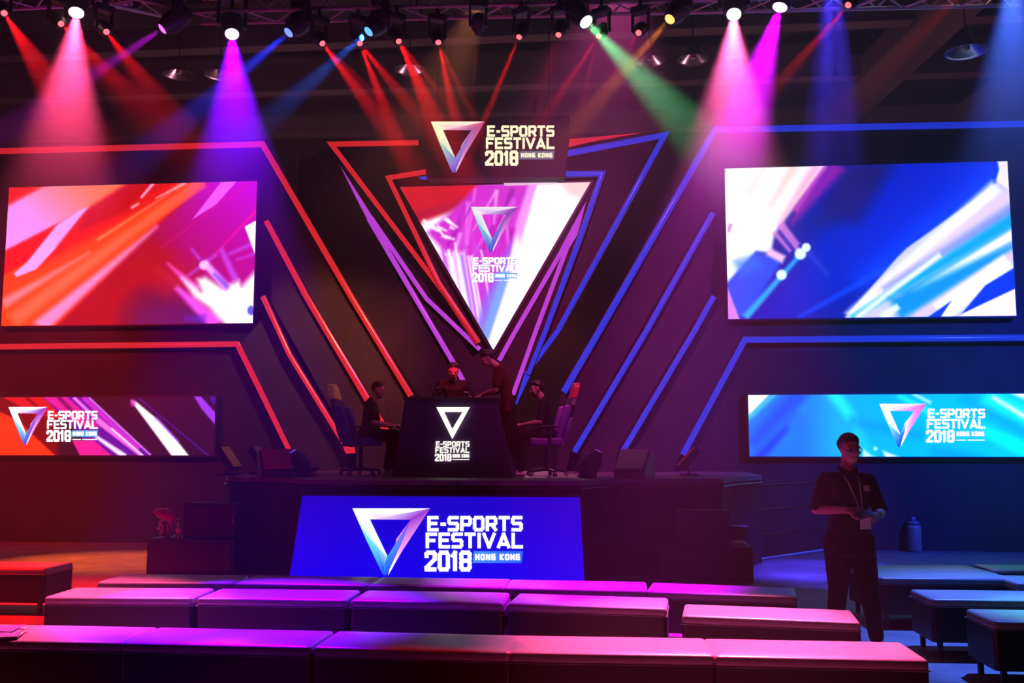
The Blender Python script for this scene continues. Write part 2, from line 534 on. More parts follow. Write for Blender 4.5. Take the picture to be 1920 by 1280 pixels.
# ------------------------------------------------------------------ pictures on the LED screens
class Paint:
    def __init__(s, X, Y, ox=0, oy=0, k=1.0):
        s.X, s.Y = (X - ox) * k, (Y - oy) * k
        s.c = np.zeros(X.shape + (3,))

    def fill(s, c): s.c[:] = c

    def sdf(s, pts):
        X, Y = s.X, s.Y
        inside = np.zeros(X.shape, bool)
        dist = np.full(X.shape, 1e9)
        n = len(pts)
        for i in range(n):
            (x0, y0), (x1, y1) = pts[i], pts[(i + 1) % n]
            dx, dy = x1 - x0, y1 - y0
            L = dx * dx + dy * dy + 1e-9
            t = np.clip(((X - x0) * dx + (Y - y0) * dy) / L, 0, 1)
            dist = np.minimum(dist, np.hypot(X - x0 - t * dx, Y - y0 - t * dy))
            c = ((y0 > Y) != (y1 > Y)) & (X < dx * (Y - y0) / (dy if dy else 1e-9) + x0)
            inside ^= c
        return np.where(inside, -dist, dist)

    def blend(s, a, c):
        a = a[..., None]
        s.c = s.c * (1 - a) + np.asarray(c, float) * a

    def poly(s, pts, c, f=6, a=1.0, grad=None):
        m = np.clip(0.5 - s.sdf(pts) / max(f, 1e-3), 0, 1)
        m = m * m * (3 - 2 * m) * a
        if grad:
            (gx0, gy0), (gx1, gy1), c2 = grad
            t = np.clip(((s.X - gx0) * (gx1 - gx0) + (s.Y - gy0) * (gy1 - gy0)) / ((gx1 - gx0) ** 2 + (gy1 - gy0) ** 2), 0, 1)[..., None]
            c = np.asarray(c, float) * (1 - t) + np.asarray(c2, float) * t
        s.blend(m, c)

    def streak(s, p, q, w0, w1, c, f=10, a=1.0, fade=None):
        f = f * 1.5
        dx, dy = q[0] - p[0], q[1] - p[1]
        L = math.hypot(dx, dy)
        nx, ny = -dy / L, dx / L
        g = None
        if fade is not None:
            g = (p, q, fade)
        s.poly([(p[0] + nx * w0 / 2, p[1] + ny * w0 / 2), (q[0] + nx * w1 / 2, q[1] + ny * w1 / 2), (q[0] - nx * w1 / 2, q[1] - ny * w1 / 2), (p[0] - nx * w0 / 2, p[1] - ny * w0 / 2)], c, f, a, g)

    def blob(s, x, y, rx, ry, c, a=1.0):
        m = np.clip(1 - ((s.X - x) / rx) ** 2 - ((s.Y - y) / ry) ** 2, 0, 1) * a
        s.blend(np.minimum(m * 1.5, 1) if a >= 1 else m, c)


def screen_mesh(name, x0, x1, z0, z1, Y, nu, nv, painter, m, parent, clip=None):
    us, vs = np.linspace(x0, x1, nu), np.linspace(z0, z1, nv)
    XX, ZZ = np.meshgrid(us, vs)
    pts = np.stack([XX, np.full_like(XX, Y), ZZ], -1)
    d = pts - C0
    zz = d @ FW
    px, py = CX + F * (d @ RT) / zz, CY - F * (d @ UP) / zz
    colr = painter(px, py)
    colr = np.clip(colr, 0, 255) / 255.0
    ln = np.where(colr <= 0.04045, colr / 12.92, ((colr + 0.055) / 1.055) ** 2.4)
    me = bpy.data.meshes.new(name)
    V = pts.reshape(-1, 3)
    idx = np.arange(nu * nv).reshape(nv, nu)
    Fq = np.stack([idx[:-1, :-1], idx[:-1, 1:], idx[1:, 1:], idx[1:, :-1]], -1).reshape(-1, 4)
    if clip is not None:
        cx_, cz_ = V[Fq][:, :, 0].mean(1), V[Fq][:, :, 2].mean(1)
        Fq = Fq[clip(cx_, cz_)]
    me.from_pydata(V.tolist(), [], Fq.tolist())
    at = me.color_attributes.new('picture', 'FLOAT_COLOR', 'POINT')
    arr = np.ones((nu * nv, 4), np.float32)
    arr[:, :3] = ln.reshape(-1, 3)
    at.data.foreach_set('color', arr.ravel())
    me.update()
    return link(name, me, m, parent)


W_ = (255, 255, 255)


def paint_left(px, py):
    p = Paint(px, py, 0, 320, 3.84)
    p.fill((225, 18, 10))
    p.poly([(1500, 60), (1900, 60), (1900, 1150), (380, 1150), (1100, 420)], (165, 12, 25), 60, 1, ((900, 800), (1800, 150), (200, 10, 185)))
    p.blob(1130, 1090, 330, 330, (70, 18, 75), 0.95)
    p.poly([(1000, 1000), (1420, 960), (1560, 1150), (950, 1150)], (85, 20, 85), 120, 0.9)
    p.poly([(1050, 450), (1450, 700), (1200, 900), (900, 700)], (185, 20, 25), 160, 0.7)
    p.poly([(0, 700), (640, 400), (1350, 60), (1500, 60), (1100, 400), (700, 780), (350, 1150), (0, 1150)], (255, 62, 8), 50)
    p.streak((200, 640), (1250, 130), 150, 60, (240, 22, 5), 60)
    p.poly([(640, 260), (950, 60), (1150, 60), (900, 300), (560, 440)], (205, 14, 14), 50)
    p.poly([(40, 240), (400, 60), (960, 60), (640, 265), (400, 400), (0, 600)], (255, 145, 245), 60, 1, ((330, 420), (650, 110), (255, 120, 80)))
    p.poly([(0, 60), (380, 60), (60, 245), (0, 270)], (245, 25, 15), 60)
    p.poly([(0, 600), (410, 385), (230, 640), (0, 760)], (250, 20, 12), 30)
    p.poly([(640, 255), (400, 560), (260, 710), (120, 765), (100, 740), (200, 650), (400, 400), (560, 290)], (250, 160, 252), 22)
    p.streak((400, 545), (630, 275), 8, 4, (170, 90, 190), 8, 0.8)
    p.streak((20, 960), (640, 590), 70, 8, (255, 130, 150), 40, 0.9)
    p.streak((90, 1080), (1420, 90), 110, 40, (255, 110, 80), 60, 0.8)
    p.streak((700, 500), (1330, 90), 22, 8, (255, 130, 100), 18, 0.8)
    p.streak((280, 1130), (1130, 400), 110, 10, (255, 135, 200), 40)
    p.streak((1000, 430), (1470, 90), 10, 60, (255, 90, 60), 30, 0.8)
    p.streak((1015, 195), (1105, 90), 18, 24, (255, 150, 190), 10)
    p.streak((945, 268), (1000, 235), 22, 16, (255, 140, 170), 12)
    p.streak((1120, 200), (1335, 85), 8, 22, (255, 150, 170), 10)
    p.poly([(1385, 350), (1600, 70), (1710, 70), (1560, 240)], (242, 92, 244), 12)
    p.streak((1560, 590), (1850, 280), 8, 18, (242, 20, 150), 16)
    p.streak((1150, 560), (1790, 90), 8, 16, (215, 20, 120), 20, 0.7)
    for q0, q1, ww in (((1350, 760), (1560, 600), 22), ((1590, 560), (1700, 790), 50), ((1650, 600), (1830, 520), 24), ((1460, 650), (1680, 870), 60), ((1380, 560), (1440, 640), 20), ((1700, 640), (1830, 600), 14)):
        p.streak(q0, q1, ww * 0.7, ww, (200, 70, 235), 26, 0.85)
    p.streak((1120, 700), (1300, 840), 40, 60, (190, 30, 40), 50, 0.7)
    p.streak((1205, 665), (1420, 860), 10, 70, (245, 70, 190), 26)
    p.streak((1270, 840), (1560, 1110), 30, 110, (240, 80, 240), 34)
    p.poly([(1310, 770), (1450, 870), (1420, 780), (1480, 765), (1600, 845), (1720, 790), (1740, 830), (1860, 700), (1860, 1120), (1630, 1120), (1500, 980), (1400, 910)], W_, 64)
    p.streak((1470, 660), (1640, 860), 50, 40, (238, 160, 255), 26)
    p.blob(1468, 680, 40, 40, (250, 190, 255))
    p.streak((1540, 740), (1640, 840), 20, 30, (120, 60, 210), 24, 0.8)
    p.streak((1330, 1060), (1480, 1070), 30, 70, (90, 30, 190), 40, 0.7)
    p.poly([(1762, 402), (1860, 350), (1860, 660), (1820, 560)], W_, 10)
    p.blob(1808, 1005, 34, 42, (95, 90, 215))
    return p.c


def paint_right(px, py):
    p = Paint(px, py, 1340, 290, 3.31)
    p.fill((5, 15, 150))
    p.poly([(1100, 0), (1900, 0), (1900, 200), (1100, 640), (500, 1050), (200, 1050), (600, 560)], (0, 25, 190), 200, 0.9, ((700, 300), (1700, 200), (0, 45, 240)))
    p.streak((1820, 120), (900, 780), 200, 60, (0, 60, 250), 130, 0.85)
    p.streak((1180, 640), (520, 1010), 40, 22, (10, 70, 245), 30, 0.8)
    p.poly([(800, 60), (1100, 60), (900, 420), (640, 420)], (22, 22, 105), 150, 0.9)
    p.poly([(60, 60), (700, 60), (430, 400), (370, 500), (350, 610), (260, 600), (80, 800), (40, 700)], W_, 40)
    p.streak((320, 60), (200, 260), 40, 60, (250, 232, 215), 40, 0.9)
    p.streak((500, 60), (340, 330), 60, 30, (252, 215, 215), 40, 0.9)
    p.streak((640, 60), (400, 430), 60, 30, (255, 185, 220), 40)
    p.streak((770, 60), (470, 430), 100, 30, (150, 25, 165), 50, 0.9)
    p.streak((690, 75), (500, 350), 16, 30, (225, 60, 200), 30, 0.9)
    p.poly([(60, 820), (260, 610), (430, 640), (330, 800), (190, 1010), (110, 1010)], (0, 75, 245), 50)
    p.poly([(120, 660), (250, 620), (300, 700), (160, 760)], (0, 110, 250), 80, 0.7)
    for q in (((400, 440), (540, 620)), ((370, 480), (470, 600)), ((420, 430), (520, 560))):
        p.streak(*q, 30, 22, (225, 130, 225), 24, 0.9)
    p.streak((330, 600), (430, 650), 50, 50, (255, 190, 235), 24)
    p.streak((575, 570), (190, 1010), 22, 44, (0, 165, 250), 22)
    p.streak((575, 600), (700, 740), 40, 14, (60, 70, 200), 40, 0.6)
    for x, y, r in ((568, 575, 34), (532, 615, 44), (415, 745, 40)):
        p.blob(x, y, r, r, (225, 250, 255))
    p.poly([(80, 820), (160, 1030), (60, 1030)], (215, 130, 240), 20)
    p.streak((85, 480), (100, 430), 14, 24, (170, 110, 190), 14, 0.8)
    # fan of white and cyan bands
    p.poly([(1800, 120), (1700, 215), (1190, 580), (1130, 640), (800, 1020), (1900, 1020), (1900, 60)], (205, 205, 250), 22)
    p.streak((1750, 200), (830, 1000), 90, 50, W_, 40)
    p.streak((1860, 240), (1000, 860), 90, 30, (235, 210, 245), 40, 0.9)
    p.streak((1860, 330), (1050, 830), 70, 24, (120, 140, 225), 46, 0.85)
    p.streak((1860, 400), (850, 1010), 80, 26, (0, 165, 215), 36)
    p.streak((1400, 620), (880, 1010), 30, 30, (240, 250, 255), 24)
    p.streak((1860, 480), (1200, 900), 60, 120, (20, 160, 240), 60, 0.9)
    p.streak((1860, 490), (1230, 870), 60, 46, W_, 22)
    p.streak((1860, 570), (1120, 960), 40, 150, (0, 140, 235), 50, 0.95)
    p.streak((1140, 940), (1040, 1010), 34, 50, (230, 255, 255), 20)
    p.streak((1860, 610), (1250, 1000), 50, 30, (235, 200, 245), 40, 0.95)
    p.streak((1820, 660), (1400, 980), 90, 130, W_, 30)
    p.poly([(1320, 1010), (1470, 905), (1400, 1010)], (0, 50, 215), 14)
    p.poly([(1880, 690), (1680, 810), (1530, 990), (1880, 825)], (0, 40, 225), 16)
    p.poly([(1540, 985), (1880, 825), (1880, 1020), (1500, 1020)], (255, 235, 250), 14)
    p.poly([(1745, 160), (1765, 90), (1755, 40), (1860, 30), (1860, 240), (1800, 200)], (250, 240, 255), 20)
    return p.c


def paint_tri(px, py):
    p = Paint(px, py, 600, 220, 2.783)
    p.fill((248, 248, 255))
    p.poly([(400, 340), (860, 340), (830, 420), (720, 470), (500, 560)], (205, 22, 40), 40)
    p.streak((480, 520), (800, 440), 40, 60, (170, 15, 60), 30, 0.7)
    p.poly([(830, 340), (1130, 340), (1080, 470), (1010, 640), (960, 800), (830, 1050), (700, 820), (650, 700), (560, 600), (700, 480)], (205, 45, 205), 40)
    rnd = random.Random(3)
    for i in range(26):
        a = -0.5 + rnd.random() * 0.9
        x0, y0 = 760 + rnd.uniform(-60, 260), 350 + rnd.uniform(0, 260)
        L = rnd.uniform(120, 320)
        cc = rnd.choice([(235, 120, 240), (150, 15, 160), (250, 180, 250), (180, 30, 190), (215, 60, 220)])
        p.streak((x0, y0), (x0 + L * math.sin(-a - 0.2), y0 + L * math.cos(a)), rnd.uniform(6, 30), rnd.uniform(4, 14), cc, 12, 0.7)
    p.poly([(600, 700), (760, 700), (840, 1030), (820, 1090), (560, 640)], (235, 190, 252), 40, 0.9)
    for i in range(14):
        x = 620 + i * 17
        p.streak((x, 690 + rnd.uniform(-40, 40)), (x + 60, 1060), rnd.uniform(6, 14), 10, rnd.choice([(190, 70, 225), W_, (150, 110, 240), (240, 150, 250), W_]), 10, 0.85)
    for i in range(12):
        x0, y0 = rnd.uniform(520, 680), rnd.uniform(520, 640)
        p.streak((x0, y0), (x0 + rnd.uniform(20, 60), y0 + rnd.uniform(10, 70)), 16, 8, W_, 12, 0.9)
    p.poly([(1000, 640), (960, 900), (870, 1180), (820, 1080), (850, 960)], (130, 100, 235), 40, 0.9)
    p.poly([(1020, 560), (1090, 340), (1130, 340), (1050, 700)], (235, 150, 250), 30)
    p.streak((980, 800), (860, 1150), 60, 40, (110, 160, 250), 24)
    p.poly([(1130, 380), (1500, 300), (930, 1260), (880, 1180), (1000, 800)], (255, 253, 255), 34)
    p.poly([(1240, 330), (1440, 320), (1370, 430), (1300, 400)], (250, 205, 200), 50, 0.9)
    return p.c


def paint_lowleft(px, py):
    p = Paint(px, py, 0, 620, 3.84)
    p.fill((38, 6, 30))
    p.poly([(-900, 400), (330, 400), (420, 600), (420, 950), (-900, 950)], (120, 8, 12), 60)
    p.poly([(-900, 560), (0, 585), (120, 640), (400, 900), (-900, 960)], (252, 52, 18), 24)
    p.poly([(10, 470), (330, 470), (460, 640), (240, 600)], (225, 25, 35), 24, 0.9)
    p.streak((190, 480), (330, 600), 20, 20, (150, 8, 20), 14)
    p.poly([(300, 470), (640, 470), (1090, 900), (700, 900), (480, 640)], (95, 12, 150), 14)
    p.poly([(300, 470), (480, 470), (720, 700), (560, 680)], (225, 30, 150), 24)
    p.streak((420, 475), (520, 580), 26, 26, (120, 10, 90), 20)
    p.streak((530, 478), (700, 640), 22, 22, (250, 120, 240), 12)
    p.streak((600, 478), (1000, 850), 36, 36, (205, 40, 200), 16)
    p.streak((700, 640), (1020, 900), 46, 22, (255, 110, 225), 14)
    p.streak((800, 700), (1030, 900), 12, 12, (250, 220, 255), 8)
    p.streak((640, 480), (1085, 895), 12, 12, (215, 120, 240), 8)
    p.streak((690, 760), (900, 905), 22, 40, (255, 225, 255), 14)
    p.poly([(520, 790), (680, 790), (810, 905), (580, 905)], (238, 28, 145), 14)
    p.poly([(940, 500), (978, 508), (1150, 650), (1275, 790), (1365, 905), (1240, 905)], (255, 245, 255), 16)
    p.streak((1120, 620), (1290, 800), 16, 12, (150, 60, 240), 14, 0.8)
    p.blob(958, 520, 26, 36, (215, 60, 200), 0.9)
    p.streak((1000, 485), (1510, 905), 8, 8, (75, 22, 170), 8)
    p.poly([(1395, 470), (1445, 470), (1560, 600), (1560, 690), (1450, 560)], (155, 55, 245), 18)
    p.poly([(1510, 470), (1560, 470), (1560, 530), (1530, 530)], (60, 20, 150), 20)
    return p.c


def paint_lowright(px, py):
    p = Paint(px, py, 1380, 620, 3.556)
    p.fill((0, 120, 255))
    p.poly([(560, 300), (3000, 300), (3000, 1000), (560, 1000)], (0, 170, 250), 300, 1, ((600, 600), (1900, 600), (0, 205, 250)))
    p.streak((440, 400), (100, 760), 120, 90, (0, 78, 255), 80)
    p.streak((420, 560), (140, 860), 20, 60, (0, 40, 225), 50, 0.8)
    p.streak((540, 400), (360, 640), 40, 30, (20, 140, 255), 50, 0.8)
    p.streak((640, 400), (770, 580), 90, 60, (20, 235, 255), 50)
    p.streak((760, 560), (900, 860), 50, 70, (10, 210, 255), 50, 0.8)
    p.streak((760, 600), (1240, 700), 60, 60, (0, 150, 245), 60, 0.7)
    p.streak((1080, 430), (1330, 560), 30, 50, (30, 235, 255), 30)
    p.streak((1180, 420), (1300, 480), 20, 20, (210, 255, 255), 20, 0.8)
    p.streak((1500, 430), (2100, 760), 90, 90, (0, 165, 240), 70, 0.8)
    p.streak((1660, 430), (2400, 800), 110, 130, (20, 240, 250), 60)
    p.streak((1710, 440), (2200, 740), 20, 40, (235, 255, 255), 26)
    p.poly([(1800, 400), (2600, 400), (2600, 760)], (250, 255, 255), 40)
    p.streak((1640, 660), (2300, 960), 60, 130, (0, 250, 245), 50)
    p.streak((1300, 800), (1640, 860), 60, 60, (0, 150, 240), 60, 0.7)
    p.poly([(840, 860), (850, 790), (900, 830), (960, 860)], (200, 255, 240), 30)
    p.blob(930, 785, 20, 20, (180, 255, 240), 0.9)
    p.poly([(980, 800), (1110, 850), (1000, 850)], (240, 255, 255), 30)
    p.poly([(60, 400), (250, 400), (80, 575)], (255, 255, 250), 34, 1)
    p.streak((270, 410), (80, 590), 26, 26, (60, 215, 240), 26, 0.8)
    return p.c


# ------------------------------------------------------------------ logo: facets and letters
GL = {
    'E': [[(1, 1), (0, 1), (0, 0), (1, 0)], [(0, .52), (.85, .52)]], 'S': [[(1, 1), (.12, 1), (0, .88), (0, .62), (.12, .52), (.88, .52), (1, .42), (1, .12), (.88, 0), (0, 0)]],
    'P': [[(0, 0), (0, 1), (.85, 1), (1, .88), (1, .56), (.85, .42), (0, .42)]], 'O': [[(.15, 0), (0, .15), (0, .85), (.15, 1), (.85, 1), (1, .85), (1, .15), (.85, 0), (.15, 0)]],
    'R': [[(0, 0), (0, 1), (.85, 1), (1, .88), (1, .56), (.85, .42), (.2, .42)], [(.55, .42), (1, 0)]], 'T': [[(0, 1), (1, 1)], [(.5, 1), (.5, 0)]],
    'F': [[(1, 1), (0, 1), (0, 0)], [(0, .5), (.8, .5)]], 'I': [[(.5, 0), (.5, 1)]], 'V': [[(0, 1), (.5, 0), (1, 1)]], 'A': [[(0, 0), (.5, 1), (1, 0)], [(.3, .22), (.8, .22)]],
    'L': [[(0, 1), (0, 0), (1, 0)]], '-': [[(.1, .45), (.9, .45)]], 'H': [[(0, 0), (0, 1)], [(1, 0), (1, 1)], [(0, .5), (1, .5)]], 'N': [[(0, 0), (0, 1), (1, 0), (1, 1)]],
    'G': [[(1, 1), (.12, 1), (0, .88), (0, .12), (.12, 0), (1, 0), (1, .5), (.55, .5)]], 'K': [[(0, 0), (0, 1)], [(1, 1), (.1, .5), (1, 0)]],
    '2': [[(0, .78), (0, .92), (.15, 1), (.85, 1), (1, .9), (1, .62), (0, .1), (0, 0), (1, 0)]], '0': [[(.15, 0), (0, .15), (0, .85), (.15, 1), (.85, 1), (1, .85), (1, .15), (.85, 0), (.15, 0)]],
    '1': [[(.05, .8), (.6, 1), (.6, 0)]], '8': [[(.15, 0), (0, .12), (0, .4), (.15, .52), (0, .64), (0, .9), (.15, 1), (.85, 1), (1, .9), (1, .64), (.85, .52), (1, .4), (1, .12), (.85, 0), (.15, 0)], [(.15, .52), (.85, .52)]],
}


def text_quads(s, x0, y0, x1, y1, tk, gap, widths={}):
    """letters between pixel x0..x1 and y0(top)..y1(bottom); returns convex polygons in pixels"""
    ws = [widths.get(ch, 1.0) for ch in s]
    tot = sum(ws)
    unit = (x1 - x0 - gap * (len(s) - 1)) / tot
    out = []
    x = x0
    for ch, wd in zip(s, ws):
        cw = unit * wd
        if ch != ' ':
            t = min(tk, cw * 0.48)
            ax, bx, ay, by = x + t / 2, x + cw - t / 2, y1 - tk / 2, y0 + tk / 2
            for line in GL[ch]:
                pts = [(ax + (bx - ax) * u, ay + (by - ay) * v) for u, v in line]
                for (px, py), (qx, qy) in zip(pts, pts[1:]):
                    L = math.hypot(qx - px, qy - py) or 1
                    dx, dy = (qx - px) / L * tk * 0.42, (qy - py) / L * tk * 0.42
                    nx, ny = -dy / 0.84, dx / 0.84
                    out.append([(px - dx + nx, py - dy + ny), (qx + dx + nx, qy + dy + ny), (qx + dx - nx, qy + dy - ny), (px - dx - nx, py - dy - ny)])
        x += cw + gap
    return out


# logo drawn in the pixels of the bottom banner (crop scale 3, origin 500,900)
def lc(x, y): return (500 + x / 3.0, 900 + y / 3.0)


WH, LIL, PUR, PNK, CYA, BLU, SKY = (255, 255, 255), (215, 190, 250), (140, 50, 190), (240, 150, 235), (90, 205, 240), (15, 60, 215), (30, 130, 230)
FACETS = [
    [((483, 158), WH), ((920, 158), WH), ((640, 212), LIL), ((580, 220), WH)],
    [((483, 158), WH), ((580, 220), WH), ((680, 430), WH), ((600, 350), (200, 235, 250)), ((555, 300), (170, 230, 250))],
    [((483, 158), WH), ((555, 300), CYA), ((600, 350), CYA), ((680, 430), (150, 200, 245)), ((683, 440), SKY), ((660, 500), BLU), ((655, 535), BLU), ((560, 335), CYA)],
    [((640, 212), LIL), ((920, 158), PUR), ((810, 222), PUR), ((580, 220), LIL)],
    [((920, 158), PUR), ((760, 400), PNK), ((683, 535), WH), ((730, 330), PNK), ((810, 222), PUR)],
    [((810, 222), PUR), ((770, 330), (90, 110, 230)), ((675, 535), BLU), ((655, 535), BLU), ((660, 480), SKY), ((680, 425), SKY)],
]


def _tri_facets():
    out = []
    for f in FACETS:
        out.append([(lc(*p), c) for p, c in f])
    return out


def flat_faces(name, polys, Y, m, parent, depth=0.004, fx=lambda p: p, dim=1.0, tint=None):
    """polys: lists of ((px,py), colour); the shape stands in the upright plane at Y with a small depth"""
    bm = bmesh.new()
    cl = bm.loops.layers.float_color.new('picture')
    for k, poly in enumerate(polys):
        y = Y - depth - 0.00002 * k
        pts = [P(*fx(p), y) for p, _ in poly]
        a = [bm.verts.new(p) for p in pts]
        b = [bm.verts.new((p.x, Y, p.z)) for p in pts]
        n = len(a)
        fs = []
        f0 = bm.faces.new(a)
        fs.append((f0, list(range(n))))
        for i in range(n):
            j = (i + 1) % n
            fs.append((bm.faces.new((a[i], a[j], b[j], b[i])), [i, j, j, i]))
        for f, ids in fs:
            for lp, i in zip(f.loops, ids):
                c = poly[i][1]
                c = lin(c)
                lp[cl] = (c[0] * dim, c[1] * dim, c[2] * dim, 1)
    me = bpy.data.meshes.new(name)
    bmesh.ops.triangulate(bm, faces=bm.faces)
    bmesh.ops.recalc_face_normals(bm, faces=bm.faces)
    bm.to_mesh(me)
    bm.free()
    return link(name, me, m, parent)


MV = vglow('logo_colours', 1.35, False)


def logo(parent, Y, fx, tfx=None, dim=1.0, tri=None, text_col=WH, box_col=((60, 130, 235), (20, 90, 225)), bars=False, tri_fac=None, outline=None):
    """the festival logo: a faceted triangle and three lines of lettering; fx maps banner pixels to pixels of this place"""
    tfx = tfx or fx
    if tri_fac is None:
        flat_faces('logo_triangle', tri or _tri_facets(), Y, MV, parent, 0.004, fx, dim)
    def words(name, quads, col, dp=0.006, d2=dim):
        flat_faces(name, [[(p, col) for p in q] for q in quads], Y, MV, parent, dp, tfx, d2)
    if outline:
        for s_, x0, y0, x1, y1, tk, gp, wd in (('E-SPORTS', 801, 967, 980, 996, 9.5, 2.2, {'-': 0.55}), ('FESTIVAL', 798, 998, 981, 1028, 9.5, 2.2, {'I': 0.34, 'V': 1.15, 'A': 1.15}), ('2018', 796, 1032, 884, 1071, 11, 1.8, {'1': 0.62})):
            words('lettering_outline', [[(x + 1.4, y + 1.6) for x, y in q] for q in text_quads(s_, x0, y0, x1, y1, tk, gp, wd)], outline, 0.002)
    words('lettering', text_quads('E-SPORTS', 801, 967, 980, 996, 6.2, 2.2, {'-': 0.55}), text_col)
    words('lettering', text_quads('FESTIVAL', 798, 998, 981, 1028, 6.2, 2.2, {'I': 0.34, 'V': 1.15, 'A': 1.15}), text_col)
    words('lettering', text_quads('2018', 796, 1032, 884, 1071, 7.6, 1.8, {'1': 0.62}), text_col)
    if not bars:
        flat_faces('lettering_panel', [[((888, 1033), box_col[0]), ((981, 1033), box_col[1]), ((978, 1055), box_col[1]), ((886, 1055), box_col[0])]], Y, MV, parent, 0.004, tfx, dim)
        words('lettering', text_quads('HONG KONG', 891, 1038, 975, 1050, 3.0, 1.6, {' ': 0.5}), text_col, 0.006)
    else:
        flat_faces('lettering_panel', [[((888, 1033), box_col[0]), ((981, 1033), box_col[1]), ((978, 1055), box_col[1]), ((886, 1055), box_col[0])]], Y, MV, parent, 0.004, tfx, dim)
        words('lettering', text_quads('HONG KONG', 891, 1037, 977, 1051, 3.4, 1.6, {' ': 0.5}), text_col, 0.006)
        words('lettering_rule', [[(890, 1062), (920, 1062), (920, 1065), (890, 1065)], [(925, 1062), (978, 1062), (978, 1065), (925, 1065)]], text_col)


def amap(sx, sy, dx, dy, skx=0.0):
    return lambda p: (dx + (p[0] - 661) * sx, dy + (p[1] - 953) * sy)


# ------------------------------------------------------------------ LED screens
YW = 15.0


def led_screen(name, x0, x1, z0, z1, Y, nu, nv, painter, label, strength=1.2, depth=0.12, group=None):
    t = empty(name, ((x0 + x1) / 2, Y, z0))
    tag(t, label, 'LED screen', group)
    o = build('housing', nb((x0 - 0.03, x1 + 0.03, Y + 0.004, Y + depth, z0 - 0.03, z1 + 0.03)), M['plastic'], bevel=0.01)
    o.parent = t
    o.matrix_parent_inverse = Matrix.Translation((-(x0 + x1) / 2, -Y, -z0))
    s = screen_mesh('display', x0, x1, z0, z1, Y, nu, nv, painter, vglow('screen_picture', strength), t)
    s.matrix_parent_inverse = Matrix.Translation((-(x0 + x1) / 2, -Y, -z0))
    return t


def reparent_abs(t):
    """children were built in world coordinates: keep them there"""
    inv = Matrix.Translation(-t.location)
    for c in t.children:
        c.matrix_parent_inverse = inv


sL = led_screen('led_screen', -10.19, -5.74, 3.64, 6.07, YW, 380, 210, paint_left, 'large LED screen with orange and magenta streaks on the left wing', depth=0.17)
sR = led_screen('led_screen', 2.07, 6.46, 3.61, 6.07, YW, 420, 230, paint_right, 'large LED screen with blue and white streaks on the right wing', depth=0.17)
bL = led_screen('led_strip_screen', -11.6, -6.34, 1.445, 2.42, YW, 420, 80, paint_lowleft, 'low wide LED screen with red and purple stripes and a logo')
bR = led_screen('led_strip_screen', 2.345, 7.6, 1.44, 2.40, YW, 420, 80, paint_lowright, 'low wide LED screen with cyan and blue streaks and a logo')
logo(bL, YW - 0.003, amap(74 / 145.0 * 0.985, 70 / 125.0, 16, 763), lambda p: (88 + (p[0] - 798) * 0.52, 770 + (p[1] - 967) * 0.555), 1.0, bars=True, box_col=((40, 150, 190), (60, 170, 215)))
TRI_R = [[((483, 158), WH), ((920, 158), (250, 180, 230)), ((640, 212), (235, 200, 245)), ((580, 220), WH)],
         [((483, 158), WH), ((580, 220), WH), ((680, 430), WH), ((655, 440), (150, 230, 245)), ((560, 330), (210, 240, 250))],
         [((483, 158), (240, 245, 255)), ((560, 330), (150, 225, 240)), ((680, 430), (50, 130, 230)), ((690, 440), (20, 80, 230)), ((655, 535), (10, 70, 235)), ((600, 420), (60, 190, 235))],
         [((640, 212), LIL), ((920, 158), (240, 90, 190)), ((810, 222), (230, 110, 210)), ((580, 220), LIL)],
         [((920, 158), (235, 60, 170)), ((760, 400), (235, 150, 235)), ((683, 535), WH), ((720, 330), WH), ((810, 222), (240, 150, 225))],
         [((740, 300), (220, 235, 255)), ((720, 400), (60, 120, 240)), ((675, 535), BLU), ((655, 535), BLU), ((660, 480), SKY), ((680, 425), SKY)]]
TRI_R = [[(lc(*p), c) for p, c in f] for f in TRI_R]
logo(bR, YW - 0.003, amap(87 / 145.0, 80 / 125.0, 1649, 757), lambda p: (1738 + (p[0] - 798) * 0.6, 766 + (p[1] - 967) * 0.61), 1.0, tri=TRI_R, bars=True, box_col=((60, 190, 245), (70, 180, 250)))
for t in (sL, sR, bL, bR):
    reparent_abs(t)

# ------------------------------------------------------------------ the set: flats in steps with LED tubes on their edges
def XZ(px, py, Y):
    p = P(px, py, Y)
    return (p.x, p.z)


def flat(name, pxs, Y, th, m, label=None, cat=None, group=None):
    bm = bmesh.new()
    prism(bm, [XZ(x, y, Y) for x, y in pxs], Y, Y + th)
    o = build(name, bm, m)
    return tag(o, label, cat, group)


def to_base(o):
    """put the origin of a world-built thing at the foot of its own shape"""
    return o


TR, TBL, TPU = glow('red_led', (218, 36, 44), 1.0), glow('blue_led', (30, 52, 215), 1.0), glow('violet_led', (188, 64, 214), 1.0)
TBLH = glow('bright_blue_led', (22, 62, 240), 1.2)


def ribbon(pts, w0, w1=None):
    """mitred ribbon polygons along a pixel polyline"""
    n = len(pts)
    w1 = w0 if w1 is None else w1
    L, R_ = [], []
    for i, (x, y) in enumerate(pts):
        ds = []
        if i > 0: ds.append(Vector((x - pts[i - 1][0], y - pts[i - 1][1])).normalized())
        if i < n - 1: ds.append(Vector((pts[i + 1][0] - x, pts[i + 1][1] - y)).normalized())
        d = sum(ds, Vector((0, 0))).normalized()
        nn = Vector((-d.y, d.x))
        k = 1.0 / max(0.35, nn.dot(Vector((-ds[0].y, ds[0].x))))
        ww = (w0 + (w1 - w0) * i / max(1, n - 1)) / 2 * k
        L.append((x + nn.x * ww, y + nn.y * ww))
        R_.append((x - nn.x * ww, y - nn.y * ww))
    return [[L[i], L[i + 1], R_[i + 1], R_[i]] for i in range(n - 1)]


